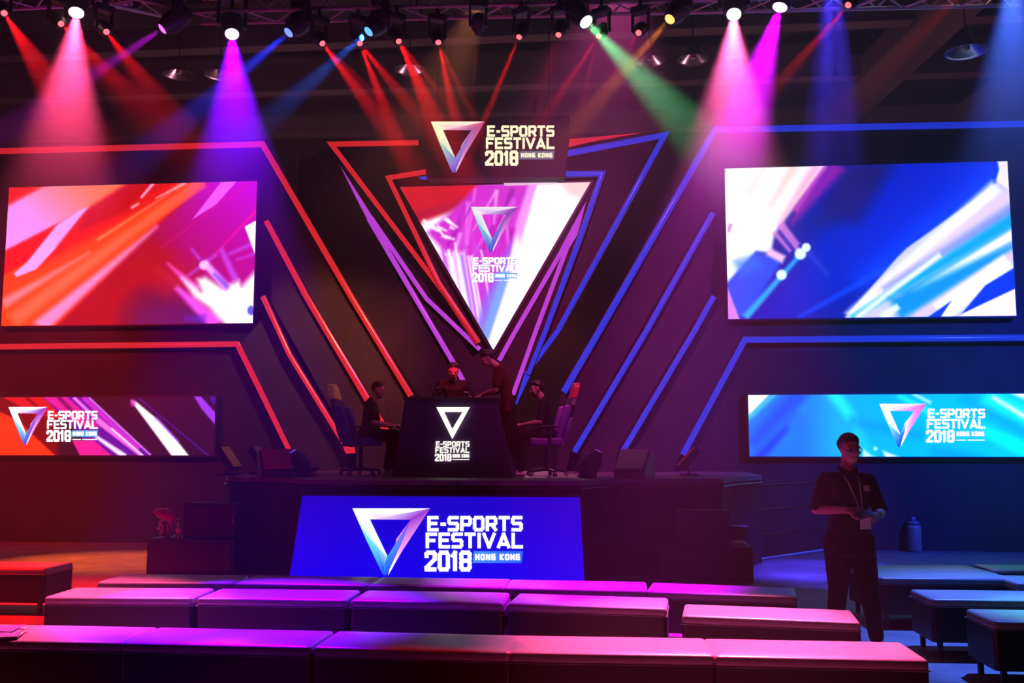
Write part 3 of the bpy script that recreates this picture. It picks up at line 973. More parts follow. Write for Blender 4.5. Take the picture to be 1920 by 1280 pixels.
def led_tube(polys_px, Y, m, label, grow=3.0, group=None):
    """polys_px: convex quads (pixels). A black channel with a glowing diffuser in it."""
    t = empty('led_light_strip', (0, 0, 0))
    tag(t, label, 'light strip', group)
    bm = bmesh.new()
    for q in polys_px:
        c_ = [XZ(x, y, Y) for x, y in q]
        rows = []
        for i in range(9):
            u = i / 8
            yy = Y - 0.03 - 0.022 * math.sin(PI * u)
            rows.append([bm.verts.new((c_[a][0] * (1 - u) + c_[b][0] * u, yy, c_[a][1] * (1 - u) + c_[b][1] * u)) for a, b in ((0, 3), (1, 2))])
        for r0, r1 in zip(rows, rows[1:]):
            bm.faces.new((r0[0], r0[1], r1[1], r1[0]))
        lo_ = [[bm.verts.new((v.co.x, Y, v.co.z)) for v in r] for r in (rows[0], rows[-1])]
        bm.faces.new((rows[0][1], rows[0][0], lo_[0][0], lo_[0][1]))
        bm.faces.new((rows[-1][0], rows[-1][1], lo_[1][1], lo_[1][0]))
        bm.faces.new((lo_[0][0], lo_[1][0], lo_[1][1], lo_[0][1]))
        bm.faces.new([r[0] for r in rows] + [lo_[1][0], lo_[0][0]])
        bm.faces.new([r[1] for r in rows][::-1] + [lo_[0][1], lo_[1][1]])
    d = build('diffuser', bm, m, t, smooth=True)
    d.data.set_sharp_from_angle(angle=0.9)
    allp = [v.co.copy() for v in d.data.vertices]
    cx = sum((v.x for v in allp)) / len(allp)
    zb = min(v.z for v in allp)
    bm = bmesh.new()
    for q in polys_px:
        c = Vector((sum(p[0] for p in q) / len(q), sum(p[1] for p in q) / len(q)))
        qq = []
        for i, p in enumerate(q):
            a, b = Vector(q[i - 1]) - Vector(p), Vector(q[(i + 1) % len(q)]) - Vector(p)
            o_ = -(a.normalized() + b.normalized())
            qq.append((p[0] + o_.x * grow * 0.5, p[1] + o_.y * grow * 0.5))
        prism(bm, [XZ(x, y, Y) for x, y in qq], Y - 0.012, Y + 0.03)
    build('channel', bm, M['plastic'], t)
    t.location = (cx, Y, zb)
    for c in t.children:
        c.matrix_parent_inverse = Matrix.Translation((-cx, -Y, -zb))
    return t


def pl(*pts, w=9.5, w1=None): return ribbon(list(pts), w, w1)


# side wing walls that carry the screens
GP = 'dark flats of the stage set'
flat('set_wall_panel', [(-330, 285), (493, 268), (505, 285), (668, 560), (780, 755), (800, 893), (440, 1000), (440, 1016), (-330, 1016)], YW + 0.18, 0.1, M['flat'], 'wide dark panel behind the left screens', 'set panel')
flat('set_wall_panel', [(1340, 243), (2260, 222), (2260, 1042), (1500, 1031), (1400, 1020), (1045, 893), (1050, 745), (1110, 650)], YW + 0.18, 0.1, M['flat'], 'wide dark panel behind the right screens', 'set panel')
# lower wing boxes, one step nearer, framed by the lower strips
flat('set_lower_panel', [(-330, 655), (445, 647), (545, 845), (560, 893), (440, 1000), (440, 1016), (-330, 1016)], YW + 0.125, 0.05, M['flat3'], 'lower dark panel around the left strip screen', 'set panel')
flat('set_lower_panel', [(1397, 640), (2260, 628), (2260, 1043), (1420, 1030), (1270, 893), (1283, 850)], YW + 0.125, 0.05, M['flat3'], 'lower dark panel around the right strip screen', 'set panel')
# slanted fins, each a step nearer than the one behind
flat('slanted_fin', [(452, 645), (505, 580), (655, 850), (650, 890), (560, 890), (548, 845)], 14.85, 0.06, M['flat2'], 'slanted grey fin between the lowest two red strips', 'set panel', None)
flat('slanted_fin', [(512, 430), (560, 420), (720, 690), (735, 890), (672, 890), (665, 845), (508, 566)], 14.75, 0.06, M['flat2'], 'slanted grey fin between the middle two red strips', 'set panel', None)
flat('slanted_fin', [(500, 290), (525, 330), (650, 545), (765, 745), (765, 890), (745, 890), (740, 812), (585, 560), (505, 420)], 14.80, 0.06, M['flat2'], 'slanted grey fin left of the longest red strip', 'set panel', None)
flat('slanted_fin', [(1330, 262), (1325, 400), (1200, 620), (1070, 845), (1060, 890), (1040, 890), (1062, 740), (1130, 622)], 14.80, 0.06, M['flat3'], 'slanted dark fin right of the longest blue strip', 'set panel', None)
flat('slanted_fin', [(1345, 415), (1330, 555), (1158, 845), (1150, 890), (1085, 890), (1090, 847), (1222, 625)], 14.75, 0.06, M['flat3'], 'slanted dark fin between the middle two blue strips', 'set panel', None)
flat('slanted_fin', [(1350, 572), (1385, 640), (1275, 850), (1262, 890), (1178, 890), (1182, 847), (1312, 622)], 14.85, 0.06, M['flat3'], 'slanted dark fin between the lowest two blue strips', 'set panel', None)
# centre shield
flat('centre_shield', [(628, 274), (1236, 262), (1110, 500), (985, 720), (955, 790), (955, 890), (795, 890), (795, 745), (780, 735), (560, 400), (560, 300)], 14.9, 0.08, M['flat3'], 'tall dark shield panel behind the triangular screen', 'set panel')

# red strips
led_tube(pl((-330, 288), (0, 284), (493, 271), (661, 560), (771, 742), w=10.5), 14.76, TR, 'longest red light strip framing the left wing')
led_tube(pl((500, 415), (575, 556), (733, 822), w=9.5, w1=12), 14.715, TR, 'red light strip passing behind the left gamer')
led_tube(pl((494, 556), (543, 664), (653, 843), w=9) + [[(645, 838), (665, 838), (667, 849), (650, 850)]], 14.7, TR, 'red light strip ending left of the yellow gaming chair')
led_tube(pl((-330, 655), (0, 650), (446, 645), (543, 842), w=10), 15.0, TR, 'lower red light strip over the left strip screen')
# blue strips
led_tube(pl((2260, 222), (1920, 233), (1340, 244), (1121, 625), (1057, 735), w=11.5), 14.76, TBL, 'longest blue light strip framing the right wing')
led_tube(pl((1336, 400), (1211, 622), (1077, 847), w=10), 14.715, TBL, 'second blue light strip from the centre, ending on the deck')
led_tube(pl((1338, 556), (1301, 622), (1167, 847), w=10), 14.715, TBL, 'blue light strip ending above the grey wedge monitor')
led_tube(pl((2260, 628), (1920, 633), (1396, 637), (1280, 852), w=11), 15.0, TBL, 'lower blue light strip over the right strip screen')
# centre strips
led_tube(pl((785, 268), (622, 271), (838, 556), (896, 645), w=9.5, w1=8), 14.80, TR, 'outer red light strip left of the triangular screen')
led_tube(pl((803, 322), (729, 334), (823, 530), (898, 642), w=9, w1=8), 14.73, TR, 'inner red light strip hugging the triangular screen')
led_tube([[(640, 314), (700, 408), (693, 418), (683, 400)]] + pl((692, 410), (847, 674), (884, 742), w=9) + pl((696, 408), (800, 560), (900, 655), w=8), 14.87, TPU, 'forked violet light strip left of the triangular screen')
led_tube([[(1068, 262), (1200, 250), (1130, 262), (1066, 276)]], 14.84, TR, 'short red wedge light right of the top sign')
led_tube(pl((1060, 289), (1246, 254), (1046, 620), (986, 702), w=11, w1=8) + [[(984, 700), (1003, 672), (996, 700), (961, 776)]], 14.81, TBL, 'outer blue light strip right of the triangular screen')
led_tube(pl((1044, 327), (1129, 326), (1090, 440), (1023, 620), (990, 702), w=10, w1=8), 14.74, TBL, 'inner blue light strip hugging the triangular screen')
led_tube([[(1099, 378), (1083, 440), (1060, 478), (1049, 470)]] + pl((1054, 470), (967, 620), (936, 676), w=8) + pl((1062, 468), (1005, 620), (962, 740), w=8), 14.87, TPU, 'forked violet light strip right of the triangular screen')
led_tube([[(783, 331), (807, 331), (807, 337), (790, 337)]], 14.84, TBL, 'tiny blue light bar under the left of the top sign')

# triangular screen
YT = 14.82
tx0, tz1 = XZ(750, 347, YT)
tx1, _ = XZ(1107, 345, YT)
apx, apz = XZ(925, 656, YT)
tt = empty('triangle_led_screen', (apx, YT, apz))
tag(tt, 'inverted triangle LED screen with magenta and white picture at centre stage', 'LED screen')
tz1 = (tz1 + XZ(1107, 345, YT)[1]) / 2


def in_tri(x, z):
    t = (z - apz) / (tz1 - apz)
    return (x > apx + (tx0 - apx) * t) & (x < apx + (tx1 - apx) * t)


# fine grid clipped to the triangle: rows narrow towards the tip so that the edges stay straight
def tri_mesh():
    nv, nu = 220, 240
    vs = np.linspace(0.004, 1, nv)
    us = np.linspace(0, 1, nu)
    U, V = np.meshgrid(us, vs)
    X = apx + ((tx0 + (tx1 - tx0) * U) - apx) * V
    Z = apz + (tz1 - apz) * V
    pts = np.stack([X, np.full_like(X, YT), Z], -1)
    d = pts - C0
    zz = d @ FW
    c = paint_tri(CX + F * (d @ RT) / zz, CY - F * (d @ UP) / zz)
    c = np.clip(c, 0, 255) / 255
    ln = np.where(c <= 0.04045, c / 12.92, ((c + 0.055) / 1.055) ** 2.4)
    idx = np.arange(nu * nv).reshape(nv, nu)
    Fq = np.stack([idx[:-1, :-1], idx[:-1, 1:], idx[1:, 1:], idx[1:, :-1]], -1).reshape(-1, 4)
    me = bpy.data.meshes.new('display')
    me.from_pydata(pts.reshape(-1, 3).tolist(), [], Fq.tolist())
    at = me.color_attributes.new('picture', 'FLOAT_COLOR', 'POINT')
    arr = np.ones((nu * nv, 4), np.float32)
    arr[:, :3] = ln.reshape(-1, 3)
    at.data.foreach_set('color', arr.ravel())
    me.update()
    return me


link('display', tri_mesh(), vglow('triangle_picture', 1.2), tt)
bm = bmesh.new()
prism(bm, [(tx0 - 0.06, tz1 + 0.03), (tx1 + 0.06, tz1 + 0.03), (apx, apz - 0.1)], YT + 0.005, YT + 0.08)
build('housing', bm, M['plastic'], tt)
TRI_C = [[(lc(*p), tuple(int(v * 0.86) for v in c)) for p, c in f] for f in FACETS]
logo(tt, YT - 0.006, amap(88 / 145.0, 84 / 125.0, 883, 388), lambda p: (886 + (p[0] - 798) * 0.46, 482 + (p[1] - 967) * 0.45), 1.0, tri=TRI_C, bars=True, box_col=((60, 160, 200), (60, 140, 200)), text_col=(250, 250, 255), outline=(165, 140, 190))
reparent_abs(tt)

# top sign hanging in front of the shield
YS = 14.2
ts = empty('top_sign', tuple(P(925, 336, YS)))
tag(ts, 'black hanging sign box with a lit festival logo above the triangular screen', 'sign')
bm = bmesh.new()
prism(bm, [XZ(788, 222, YS), XZ(1068, 216, YS), XZ(1058, 332, YS), XZ(800, 334, YS)], YS, YS + 0.3)
build('sign_box', bm, M['flat3'], ts)
logo(ts, YS - 0.003, amap(101 / 145.0, 95 / 125.0, 808, 228), lambda p: (911 + (p[0] - 798) * 0.705, 235 + (p[1] - 967) * 0.725), 0.9, box_col=((75, 100, 115), (75, 95, 115)), text_col=(255, 250, 205),
     tri=[[(lc(*p), c) for p, c in f] for f in [
         [((483, 158), (255, 255, 200)), ((920, 158), (255, 245, 225)), ((640, 212), (230, 190, 210)), ((580, 220), (255, 250, 200))],
         [((483, 158), (255, 255, 190)), ((580, 220), (255, 255, 210)), ((680, 430), (230, 245, 235)), ((600, 350), (170, 215, 190)), ((555, 300), (235, 245, 180))],
         [((483, 158), (255, 255, 190)), ((555, 300), (190, 225, 190)), ((600, 350), (110, 190, 190)), ((683, 440), (90, 120, 215)), ((655, 535), (110, 70, 200)), ((560, 335), (150, 210, 190))],
         [((640, 212), (220, 170, 200)), ((920, 158), (215, 80, 110)), ((810, 222), (170, 80, 150)), ((580, 220), (220, 180, 200))],
         [((920, 158), (185, 60, 110)), ((760, 400), (200, 120, 190)), ((683, 535), (230, 215, 230)), ((730, 330), (215, 150, 210)), ((810, 222), (170, 100, 170))],
         [((810, 222), (150, 90, 170)), ((770, 330), (130, 110, 200)), ((675, 535), (90, 60, 200)), ((655, 535), (90, 60, 200)), ((660, 480), (80, 110, 200)), ((680, 425), (100, 140, 200))]]])
for px in (820, 1030):
    b = bmesh.new()
    p0 = P(px, 232, YS + 0.15)
    tube(b, p0, (p0.x, p0.y, 11), 0.012)
    build('hanging_cable', b, M['metal'], ts)
b = nb((P(945, 338, 14.7).x, P(1045, 338, 14.7).x, 14.68, 14.8, P(945, 345, 14.7).z, P(945, 337, 14.7).z))
reparent_abs(ts)
tag(build('header_light_bar', b, glow('header_glow', (215, 180, 205), 1.1)), 'short pale light bar between the top sign and triangular screen', 'light bar')

# ------------------------------------------------------------------ stage
SZ = 1.2
SX0, SX1 = -5.15, 1.75
st = empty('stage', (-1.85, 13, 0))
tag(st, 'raised black stage deck with dark skirts', 'stage')
fx0, fx1 = -3.62, -0.22
outline = [(SX0, 15.1), (SX0, 12.6), (SX0 + 0.25, 12.1), (fx0 - 0.45, 11.95), (fx0 - 0.1, 11.5), (fx0, 11.32), (fx1, 11.32), (fx1 + 0.1, 11.5), (fx1 + 0.45, 11.95), (SX1 - 0.2, 12.1), (SX1, 12.6), (2.25, 13.4), (2.25, 15.1)]
def outline_prism(bm, pts, z0, z1):
    a = [bm.verts.new((x, y, z0)) for x, y in pts]
    b = [bm.verts.new((x, y, z1)) for x, y in pts]
    bm.faces.new(a); bm.faces.new(b[::-1])
    for i in range(len(pts)):
        j = (i + 1) % len(pts)
        bm.faces.new((a[i], a[j], b[j], b[i]))


bm = bmesh.new(); outline_prism(bm, outline, SZ - 0.06, SZ)
build('deck', bm, M['deck'], st)
ins = [(x * 0.995 - 0.009, y + 0.05 if y < 15 else y) for x, y in outline]
bm = bmesh.new(); outline_prism(bm, ins, 0, SZ - 0.06)
build('skirt', bm, M['skirt'], st)
bm = bmesh.new()
for p, q in zip(outline[1:-1], outline[2:-1]):
    tube(bm, (p[0], p[1] - 0.005, SZ - 0.1), (q[0], q[1] - 0.005, SZ - 0.1), 0.018, n=6)
build('edge_rail', bm, M['metal'], st)
reparent_abs(st)

# low fascia screen on the front of the stage
YB = 11.2
bx0, bx1 = -3.70, -0.20
bn = empty('banner_screen', ((bx0 + bx1) / 2, YB, 0))
tag(bn, 'bright blue LED banner with a white festival logo on the stage front', 'LED screen')
def paint_banner(px, py):
    c = np.zeros(px.shape + (3,))
    t = np.clip((py - 930) / 150, 0, 1)[..., None]
    return np.array((6, 2, 188.0)) * (1 - t) + np.array((2, 0, 225.0)) * t
bm = bmesh.new()
tl_, tr2, br_, bl_ = XZ(567, 930, YB), XZ(1087, 931, YB), XZ(1096, 1086, YB), XZ(542, 1086, YB)
me = bpy.data.meshes.new('display')
nu, nv = 40, 20
vv, cc = [], []
for j in range(nv):
    t = j / (nv - 1)
    for i in range(nu):
        s = i / (nu - 1)
        x = (bl_[0] * (1 - s) + br_[0] * s) * (1 - t) + (tl_[0] * (1 - s) + tr2[0] * s) * t
        z = 0.012 * (1 - t) + 0.5 * (tl_[1] + tr2[1]) * t
        vv.append((x, YB, z))
        px, py = pix((x, YB, z))
        c = paint_banner(np.array([px]), np.array([py]))[0]
        cc.append((*lin(c), 1))
me.from_pydata(vv, [], [(j * nu + i, j * nu + i + 1, (j + 1) * nu + i + 1, (j + 1) * nu + i) for j in range(nv - 1) for i in range(nu - 1)])
at = me.color_attributes.new('picture', 'FLOAT_COLOR', 'POINT')
at.data.foreach_set('color', np.array(cc, np.float32).ravel())
link('display', me, vglow('banner_picture', 1.15), bn)
bm = bmesh.new()
prism(bm, [(bl_[0] - 0.02, 0.0), (br_[0] + 0.02, 0.0), (tr2[0] + 0.02, tr2[1] + 0.02), (tl_[0] - 0.02, tl_[1] + 0.02)], YB + 0.005, YB + 0.11)
build('housing', bm, M['plastic'], bn)
logo(bn, YB - 0.003, lambda p: p)
reparent_abs(bn)

# side riser between the stage and the right wing, pale edge strip at its foot
a_, b_ = G(1420, 1050, 0), G(1545, 1032, 0)
rs = empty('side_riser', (a_ + b_) / 2)
tag(rs, 'dark side riser with a pale foot strip right of the stage', 'riser')
bm = bmesh.new()
hullpts(bm, [(a_.x, a_.y, 0), (b_.x, b_.y, 0), (a_.x - 0.05, a_.y + 0.05, 0), (b_.x - 0.05, b_.y + 0.05, 0), (a_.x, a_.y, 1.1), (b_.x, b_.y, 1.1), (a_.x - 0.05, a_.y + 0.05, 1.1), (b_.x - 0.05, b_.y + 0.05, 1.1)])
build('riser_body', bm, M['skirt'], rs)
bm = bmesh.new()
tube(bm, a_ + Vector((0.02, -0.02, 0.02)), b_ + Vector((0.02, -0.02, 0.02)), 0.015)
build('foot_strip', bm, M['white'], rs)
bm = bmesh.new()
for z in (0.35, 0.7, 1.05):
    tube(bm, a_ + Vector((0.01, -0.01, z)), b_ + Vector((0.01, -0.01, z)), 0.008, n=6)
build('panel_seam', bm, M['metal'], rs)
reparent_abs(rs)

# ------------------------------------------------------------------ desk
YD0 = 12.25
dk = empty('caster_desk', (-1.85, YD0, SZ))
tag(dk, 'tall tapered dark desk with a white triangle logo at centre stage', 'desk')
dtl, dtr, dbl, dbr = XZ(757, 745, YD0), XZ(928, 743, YD0), XZ(734, 893, YD0), XZ(962, 893, YD0)
bm = bmesh.new()
hz = 0.5 * (dtl[1] + dtr[1])
hullpts(bm, [(dtl[0], YD0 + 0.08, hz - 0.03), (dtr[0], YD0 + 0.08, hz - 0.03), (dbl[0], YD0, SZ), (dbr[0], YD0, SZ), (dtl[0], YD0 + 0.72, hz - 0.03), (dtr[0], YD0 + 0.72, hz - 0.03), (dbl[0], YD0 + 0.8, SZ), (dbr[0], YD0 + 0.8, SZ)])
build('desk_body', bm, mat('indigo_laminate', (0.05, 0.03, 0.10), 0.5, 0, 0.4, 0.1, 4), dk, bevel=0.01)
build('desk_top', nb((dtl[0] - 0.02, dtr[0] + 0.02, YD0 + 0.05, YD0 + 0.75, hz - 0.03, hz)), M['plastic'], dk, bevel=0.008)
# desk logo: white triangle outline and stacked letters
o3, i3 = [(818, 763), (881, 763), (848, 823)], [(833, 772), (867, 772), (848, 804)]
dtri = [[(o3[k], WH), (o3[(k + 1) % 3], WH), (i3[(k + 1) % 3], WH), (i3[k], WH)] for k in range(3)]
YDL = YD0 - 0.002
WD = (240, 236, 225)
dm = lambda p: (816 + (p[0] - 798) * 0.352, 827 + (p[1] - 967) * 0.36)
flat_faces('logo_triangle', [[(p, WD) for p, _ in f] for f in dtri], YDL, MV, dk, 0.004)
for s_, x0, y0, x1, y1, tk, gp, wd in (('E-SPORTS', 801, 967, 980, 996, 6.6, 2.2, {'-': 0.55}), ('FESTIVAL', 798, 998, 981, 1028, 6.6, 2.2, {'I': 0.34, 'V': 1.15, 'A': 1.15}), ('2018', 796, 1032, 884, 1071, 8, 1.8, {'1': 0.62}), ('HONG KONG', 890, 1034, 979, 1052, 4.6, 1.6, {' ': 0.5})):
    flat_faces('lettering', [[(p, WD) for p in q] for q in text_quads(s_, x0, y0, x1, y1, tk, gp, wd)], YDL, MV, dk, 0.006, dm)
flat_faces('lettering_rule', [[(p, WD) for p in ((890, 1059), (979, 1059), (979, 1064), (890, 1064))]], YDL, MV, dk, 0.004, dm)
reparent_abs(dk)

# ------------------------------------------------------------------ benches
def make_bench():
    t = empty('bench_seat')
    L, D, H = 1.19, 0.50, 0.45
    bm = bmesh.new()
    pts = []
    for cx_, cy_, a0 in ((L / 2 - 0.035, D / 2 - 0.035, 0), (-L / 2 + 0.035, D / 2 - 0.035, 90), (-L / 2 + 0.035, -D / 2 + 0.035, 180), (L / 2 - 0.035, -D / 2 + 0.035, 270)):
        for i in range(6):
            t_ = math.radians(a0 + 18 * i)
            pts.append((cx_ + 0.035 * math.cos(t_), cy_ + 0.035 * math.sin(t_)))
    v0 = [bm.verts.new((x, y, 0.12)) for x, y in pts]
    v1 = [bm.verts.new((x, y, 0.391)) for x, y in pts]
    for i in range(len(pts)):
        j = (i + 1) % len(pts)
        bm.faces.new((v0[i], v0[j], v1[j], v1[i]))
    bm.faces.new(v0[::-1]); bm.faces.new(v1)
    build('body', bm, M['leather_shade'], t)
    # seat pad: flat crowned top with a tight rounded edge and rounded corners
    bm = bmesh.new()
    def ring(ins, z, rc=0.035, k=5):
        out = []
        hx, hy = L / 2 - ins, D / 2 - ins
        r = max(0.006, rc - ins)
        for cx_, cy_, a0 in ((hx - r, hy - r, 0), (-hx + r, hy - r, 90), (-hx + r, -hy + r, 180), (hx - r, -hy + r, 270)):
            for i in range(k + 1):
                t_ = math.radians(a0 + 90 * i / k)
                out.append(bm.verts.new((cx_ + r * math.cos(t_), cy_ + r * math.sin(t_), z)))
        return out
    rings = [ring(0.004, 0.392), ring(0.0, 0.398), ring(0.0, 0.424), ring(0.003, 0.435), ring(0.009, 0.443), ring(0.02, 0.447), ring(0.08, 0.451), ring(0.16, 0.453)]
    for p_, q_ in zip(rings, rings[1:]):
        for i in range(len(p_)):
            j = (i + 1) % len(p_)
            bm.faces.new((p_[i], p_[j], q_[j], q_[i]))
    bm.faces.new(rings[-1])
    bm.faces.new(rings[0][::-1])
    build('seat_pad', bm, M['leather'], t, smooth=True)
    bm = bmesh.new()
    for z in (0.388,):
        for a, b in (((-1, -1), (1, -1)), ((1, -1), (1, 1)), ((1, 1), (-1, 1)), ((-1, 1), (-1, -1))):
            tube(bm, (a[0] * (L / 2), a[1] * (D / 2), z), (b[0] * (L / 2), b[1] * (D / 2), z), 0.0035, n=6)
    build('piping', bm, M['leather'], t)
    for sx in (-1, 1):
        for sy in (-1, 1):
            bm = bmesh.new()
            x, y = sx * (L / 2 - 0.07), sy * (D / 2 - 0.06)
            box(bm, x - 0.018, x + 0.018, y - 0.018, y + 0.018, 0, 0.13)
            build('leg', bm, M['metal'], t, bevel=0.003)
    return t


proto = make_bench()
used = [False]
BG = 'black leather benches for the audience'


def bench(pA, pB, label, one_side=None):
    """pA, pB: pixels of the front top corners; None for one of them when it is outside the frame"""
    if pA is not None and pB is not None:
        a, b = G(*pA, 0.45), G(*pB, 0.45)
        d = (b - a).normalized()
        c = (a + b) / 2
    elif pA is not None:
        d = Vector((1, 0.012, 0)).normalized(); c = G(*pA, 0.45) + d * 0.6
    else:
        d = Vector((1, 0.0, 0)).normalized(); c = G(*pB, 0.45) - d * 0.6
    nrm = Vector((-d.y, d.x, 0))
    c = c + nrm * 0.25
    if used[0]:
        t = copy_tree(proto)
    else:
        t = proto
        used[0] = True
    t.location = (c.x, c.y, 0)
    t.rotation_euler = (0, 0, math.atan2(d.y, d.x))
    t['label'] = label
    t['category'] = 'bench'
    t['group'] = BG
    return t


bench(None, (229, 1204), 'front row black bench at the lower left with leaflets on it')
bench((229, 1204), (578, 1212), 'front row black bench with an all purple top, right of the leaflets')
bench((588, 1212), (955, 1222), 'front row black bench in the middle, fading purple to grey')
bench((957, 1222), (1338, 1228), 'front row black bench with a salmon top, right of the middle')
bench((1338, 1229), (1742, 1237), 'rightmost front row black bench with a pink top')
bench((80, 1118), (362, 1120), 'leftmost second row black bench, pink to purple top')
bench((366, 1120), (650, 1124), 'second bench from the left in the second row, purple top')
bench((655, 1124), (945, 1129), 'second row black bench with a dull grey top before the banner')
bench((950, 1130), (1250, 1140), 'second row black bench with a magenta top')
bench((1280, 1153), (1612, 1166), 'rose topped black bench nearest the standing man')
bench((180, 1090), (432, 1092), 'leftmost third row black bench before the road case')
bench((436, 1092), (690, 1096), 'second bench from the left in the third row')
bench((693, 1096), (943, 1100), 'third row black bench directly below the banner logo')
bench((948, 1101), (1210, 1106), 'third row black bench below the right of the banner')
bench((1213, 1107), (1492, 1118), 'rightmost third row black bench, magenta to grey top')
bench(None, (86, 1065), 'black bench with a red top and visible legs at the left edge')
bench((1655, 1082), (1898, 1084), 'blue topped bench just behind the standing man, front of two')
bench((1620, 1071), (1865, 1071), 'far blue topped bench behind the standing man, back of two')
bench((1745, 1122), None, 'blue topped bench with legs showing, lower right')
bench((1862, 1164), None, 'nearest blue topped bench at the lower right edge')
bench((1862, 1069), None, 'farthest blue topped bench at the right edge')
bench((1905, 1092), None, 'blue topped bench at the right edge beside the far pair')

# leaflets, paper
def leaflet(p, rz, label, m):
    t = empty('leaflet', p, rz)
    tag(t, label, 'leaflet')
    bm = bmesh.new()
    pts = [(-0.105, -0.074, 0), (0.105, -0.074, 0.002), (0.105, 0.074, 0.004), (-0.105, 0.074, 0.0)]
    hullpts(bm, pts + [(x, y, z + 0.006) for x, y, z in pts])
    build('pages', bm, m, t, bevel=0.001)
    bm = bmesh.new()
    v = [(-0.106, -0.075, 0.007), (0.106, -0.075, 0.011), (0.09, 0.06, 0.03), (-0.106, 0.075, 0.012)]
    hullpts(bm, v + [(x, y, z + 0.002) for x, y, z in v])
    build('cover', bm, M['purplev'], t)


leaflet(G(5, 1193, 0.455), 0.3, 'folded leaflet lying flat on the lower left bench', M['white'])
leaflet(G(12, 1182, 0.47), -0.15, 'curled leaflet behind the flat one on the lower left bench', M['white'])
b = G(1265, 1187, 0.0)
tag(build('paper_card', nb((-0.10, 0.10, -0.15, 0.15, 0, 0.003)), M['white'], loc=b), 'pale card on the floor between two benches', 'card')

# ------------------------------------------------------------------ things beside the stage
def case_box(px0, px1, ytop, ybot, depth, label, name='subwoofer'):
    a, b = G(px0, ybot, 0), G(px1, ybot, 0)
    w = b.x - a.x
    y = (a.y + b.y) / 2
    h = P(px0, ytop, y).z
    t = empty(name, ((a.x + b.x) / 2, y, 0))
    tag(t, label, 'speaker')
    build('cabinet', nb((-w / 2, w / 2, 0.02, depth, 0, h)), M['plastic'], t, bevel=0.012)
    build('grille', nb((-w / 2 + 0.04, w / 2 - 0.04, 0.0, 0.03, 0.05, h - 0.05)), M['grille'], t, bevel=0.006)
    for sx in (-1, 1):
        build('handle', nb((sx * w / 2 - 0.01, sx * w / 2 + 0.01, depth * 0.4, depth * 0.6, h * 0.6, h * 0.68)), M['metal'], t)
    return t, y, h, w


t1, y1_, h1, w1_ = case_box(268, 440, 1010, 1078, 0.55, 'low wide black subwoofer left of the stage')
t2, y2_, h2, w2_ = case_box(1236, 1413, 1024, 1092, 0.55, 'low wide black subwoofer right of the stage')
# monitor speaker on the left case
def top_speaker(px0, px1, ytop, Y, zb, label, badge):
    a, b = P(px0, ytop, Y), P(px1, ytop, Y)
    w = b.x - a.x
    t = empty('loudspeaker', ((a.x + b.x) / 2, Y, zb))
    tag(t, label, 'speaker')
    h = a.z - zb
    build('cabinet', nb((-w / 2, w / 2, 0.02, 0.4, 0, h)), M['plastic'], t, bevel=0.015)
    build('grille', nb((-w / 2 + 0.02, w / 2 - 0.02, 0, 0.025, 0.02, h - 0.02)), M['grille'], t, bevel=0.004)
    if badge:
        build('badge', nb((w / 2 - 0.055, w / 2 - 0.03, -0.006, 0.002, h * 0.42, h * 0.62)), M['grey'], t)


top_speaker(343, 443, 943, y1_ + 0.12, h1, 'black loudspeaker with a pale badge on the left subwoofer', True)
top_speaker(1268, 1368, 956, y2_ + 0.12, h2, 'black loudspeaker on the right subwoofer', False)


def at_px(px, py, Y, z):
    p = P(px, py, Y)
    return Vector((p.x, Y, z))


# gift bundle: red cloth cap over gold foil
gp = at_px(313, 1005, y1_ + 0.22, h1)
gb = empty('gift_bundle', gp)
tag(gb, 'crumpled gold and red bundle on the left subwoofer', 'bundle')
rnd = random.Random(5)
bm = bmesh.new()
bmesh.ops.create_icosphere(bm, subdivisions=3, radius=1)
for v in bm.verts:
    k = 1 + 0.22 * math.sin(v.co.x * 9 + v.co.z * 7) * math.cos(v.co.y * 8 + v.co.z * 5)
    v.co = Vector((v.co.x * 0.115 * k, v.co.y * 0.09 * k, 0.125 + v.co.z * 0.12 * k))
    v.co.z = max(0, v.co.z)
build('foil_body', bm, M['gold'], gb)
bm = bmesh.new()
bmesh.ops.create_icosphere(bm, subdivisions=3, radius=1)
for v in bm.verts:
    k = 1 + 0.12 * math.sin(v.co.x * 7 + 1) * math.cos(v.co.z * 6)
    v.co = Vector((-0.02 + v.co.x * 0.165 * k, v.co.y * 0.11 * k, 0.29 + v.co.z * 0.075 * k - 0.25 * (v.co.x * 0.17) ))
build('cloth_cap', bm, M['redv'], gb, smooth=True)
bm = bmesh.new()
for i in range(5):
    a = rnd.uniform(0, 6.28)
    tube(bm, (0.02 * math.cos(a), 0.02 * math.sin(a) - 0.05, 0.2), (0.13 * math.cos(a), -0.09 + 0.03 * math.sin(a), 0.03), 0.012, 0.006, 6)
build('ribbon', bm, M['chrome'], gb)


def bottle(p, h, r, m, label, capm, name='water_bottle'):
    t = empty(name, p)
    tag(t, label, 'bottle')
    bm = bmesh.new()
    lathe(bm, [(r * 0.85, 0), (r, 0.03 * h), (r, 0.70 * h), (r * 0.9, 0.76 * h), (r * 0.45, 0.86 * h), (r * 0.36, 0.92 * h)], 20)
    build('bottle_body', bm, m, t, smooth=True)
    bm = bmesh.new()
    lathe(bm, [(r * 0.42, 0.92 * h), (r * 0.42, 0.99 * h), (r * 0.36, h)], 16)
    build('cap', bm, capm, t)
    bm = bmesh.new()
    lathe(bm, [(r * 1.015, 0.3 * h), (r * 1.015, 0.55 * h)], 20)
    build('wrap_band', bm, M['white'], t, smooth=True)
    return t


bottle(at_px(334, 1005, y1_ + 0.1, h1), 0.25, 0.036, M['glass'], 'clear water bottle between the bundle and the loudspeaker', M['white'])

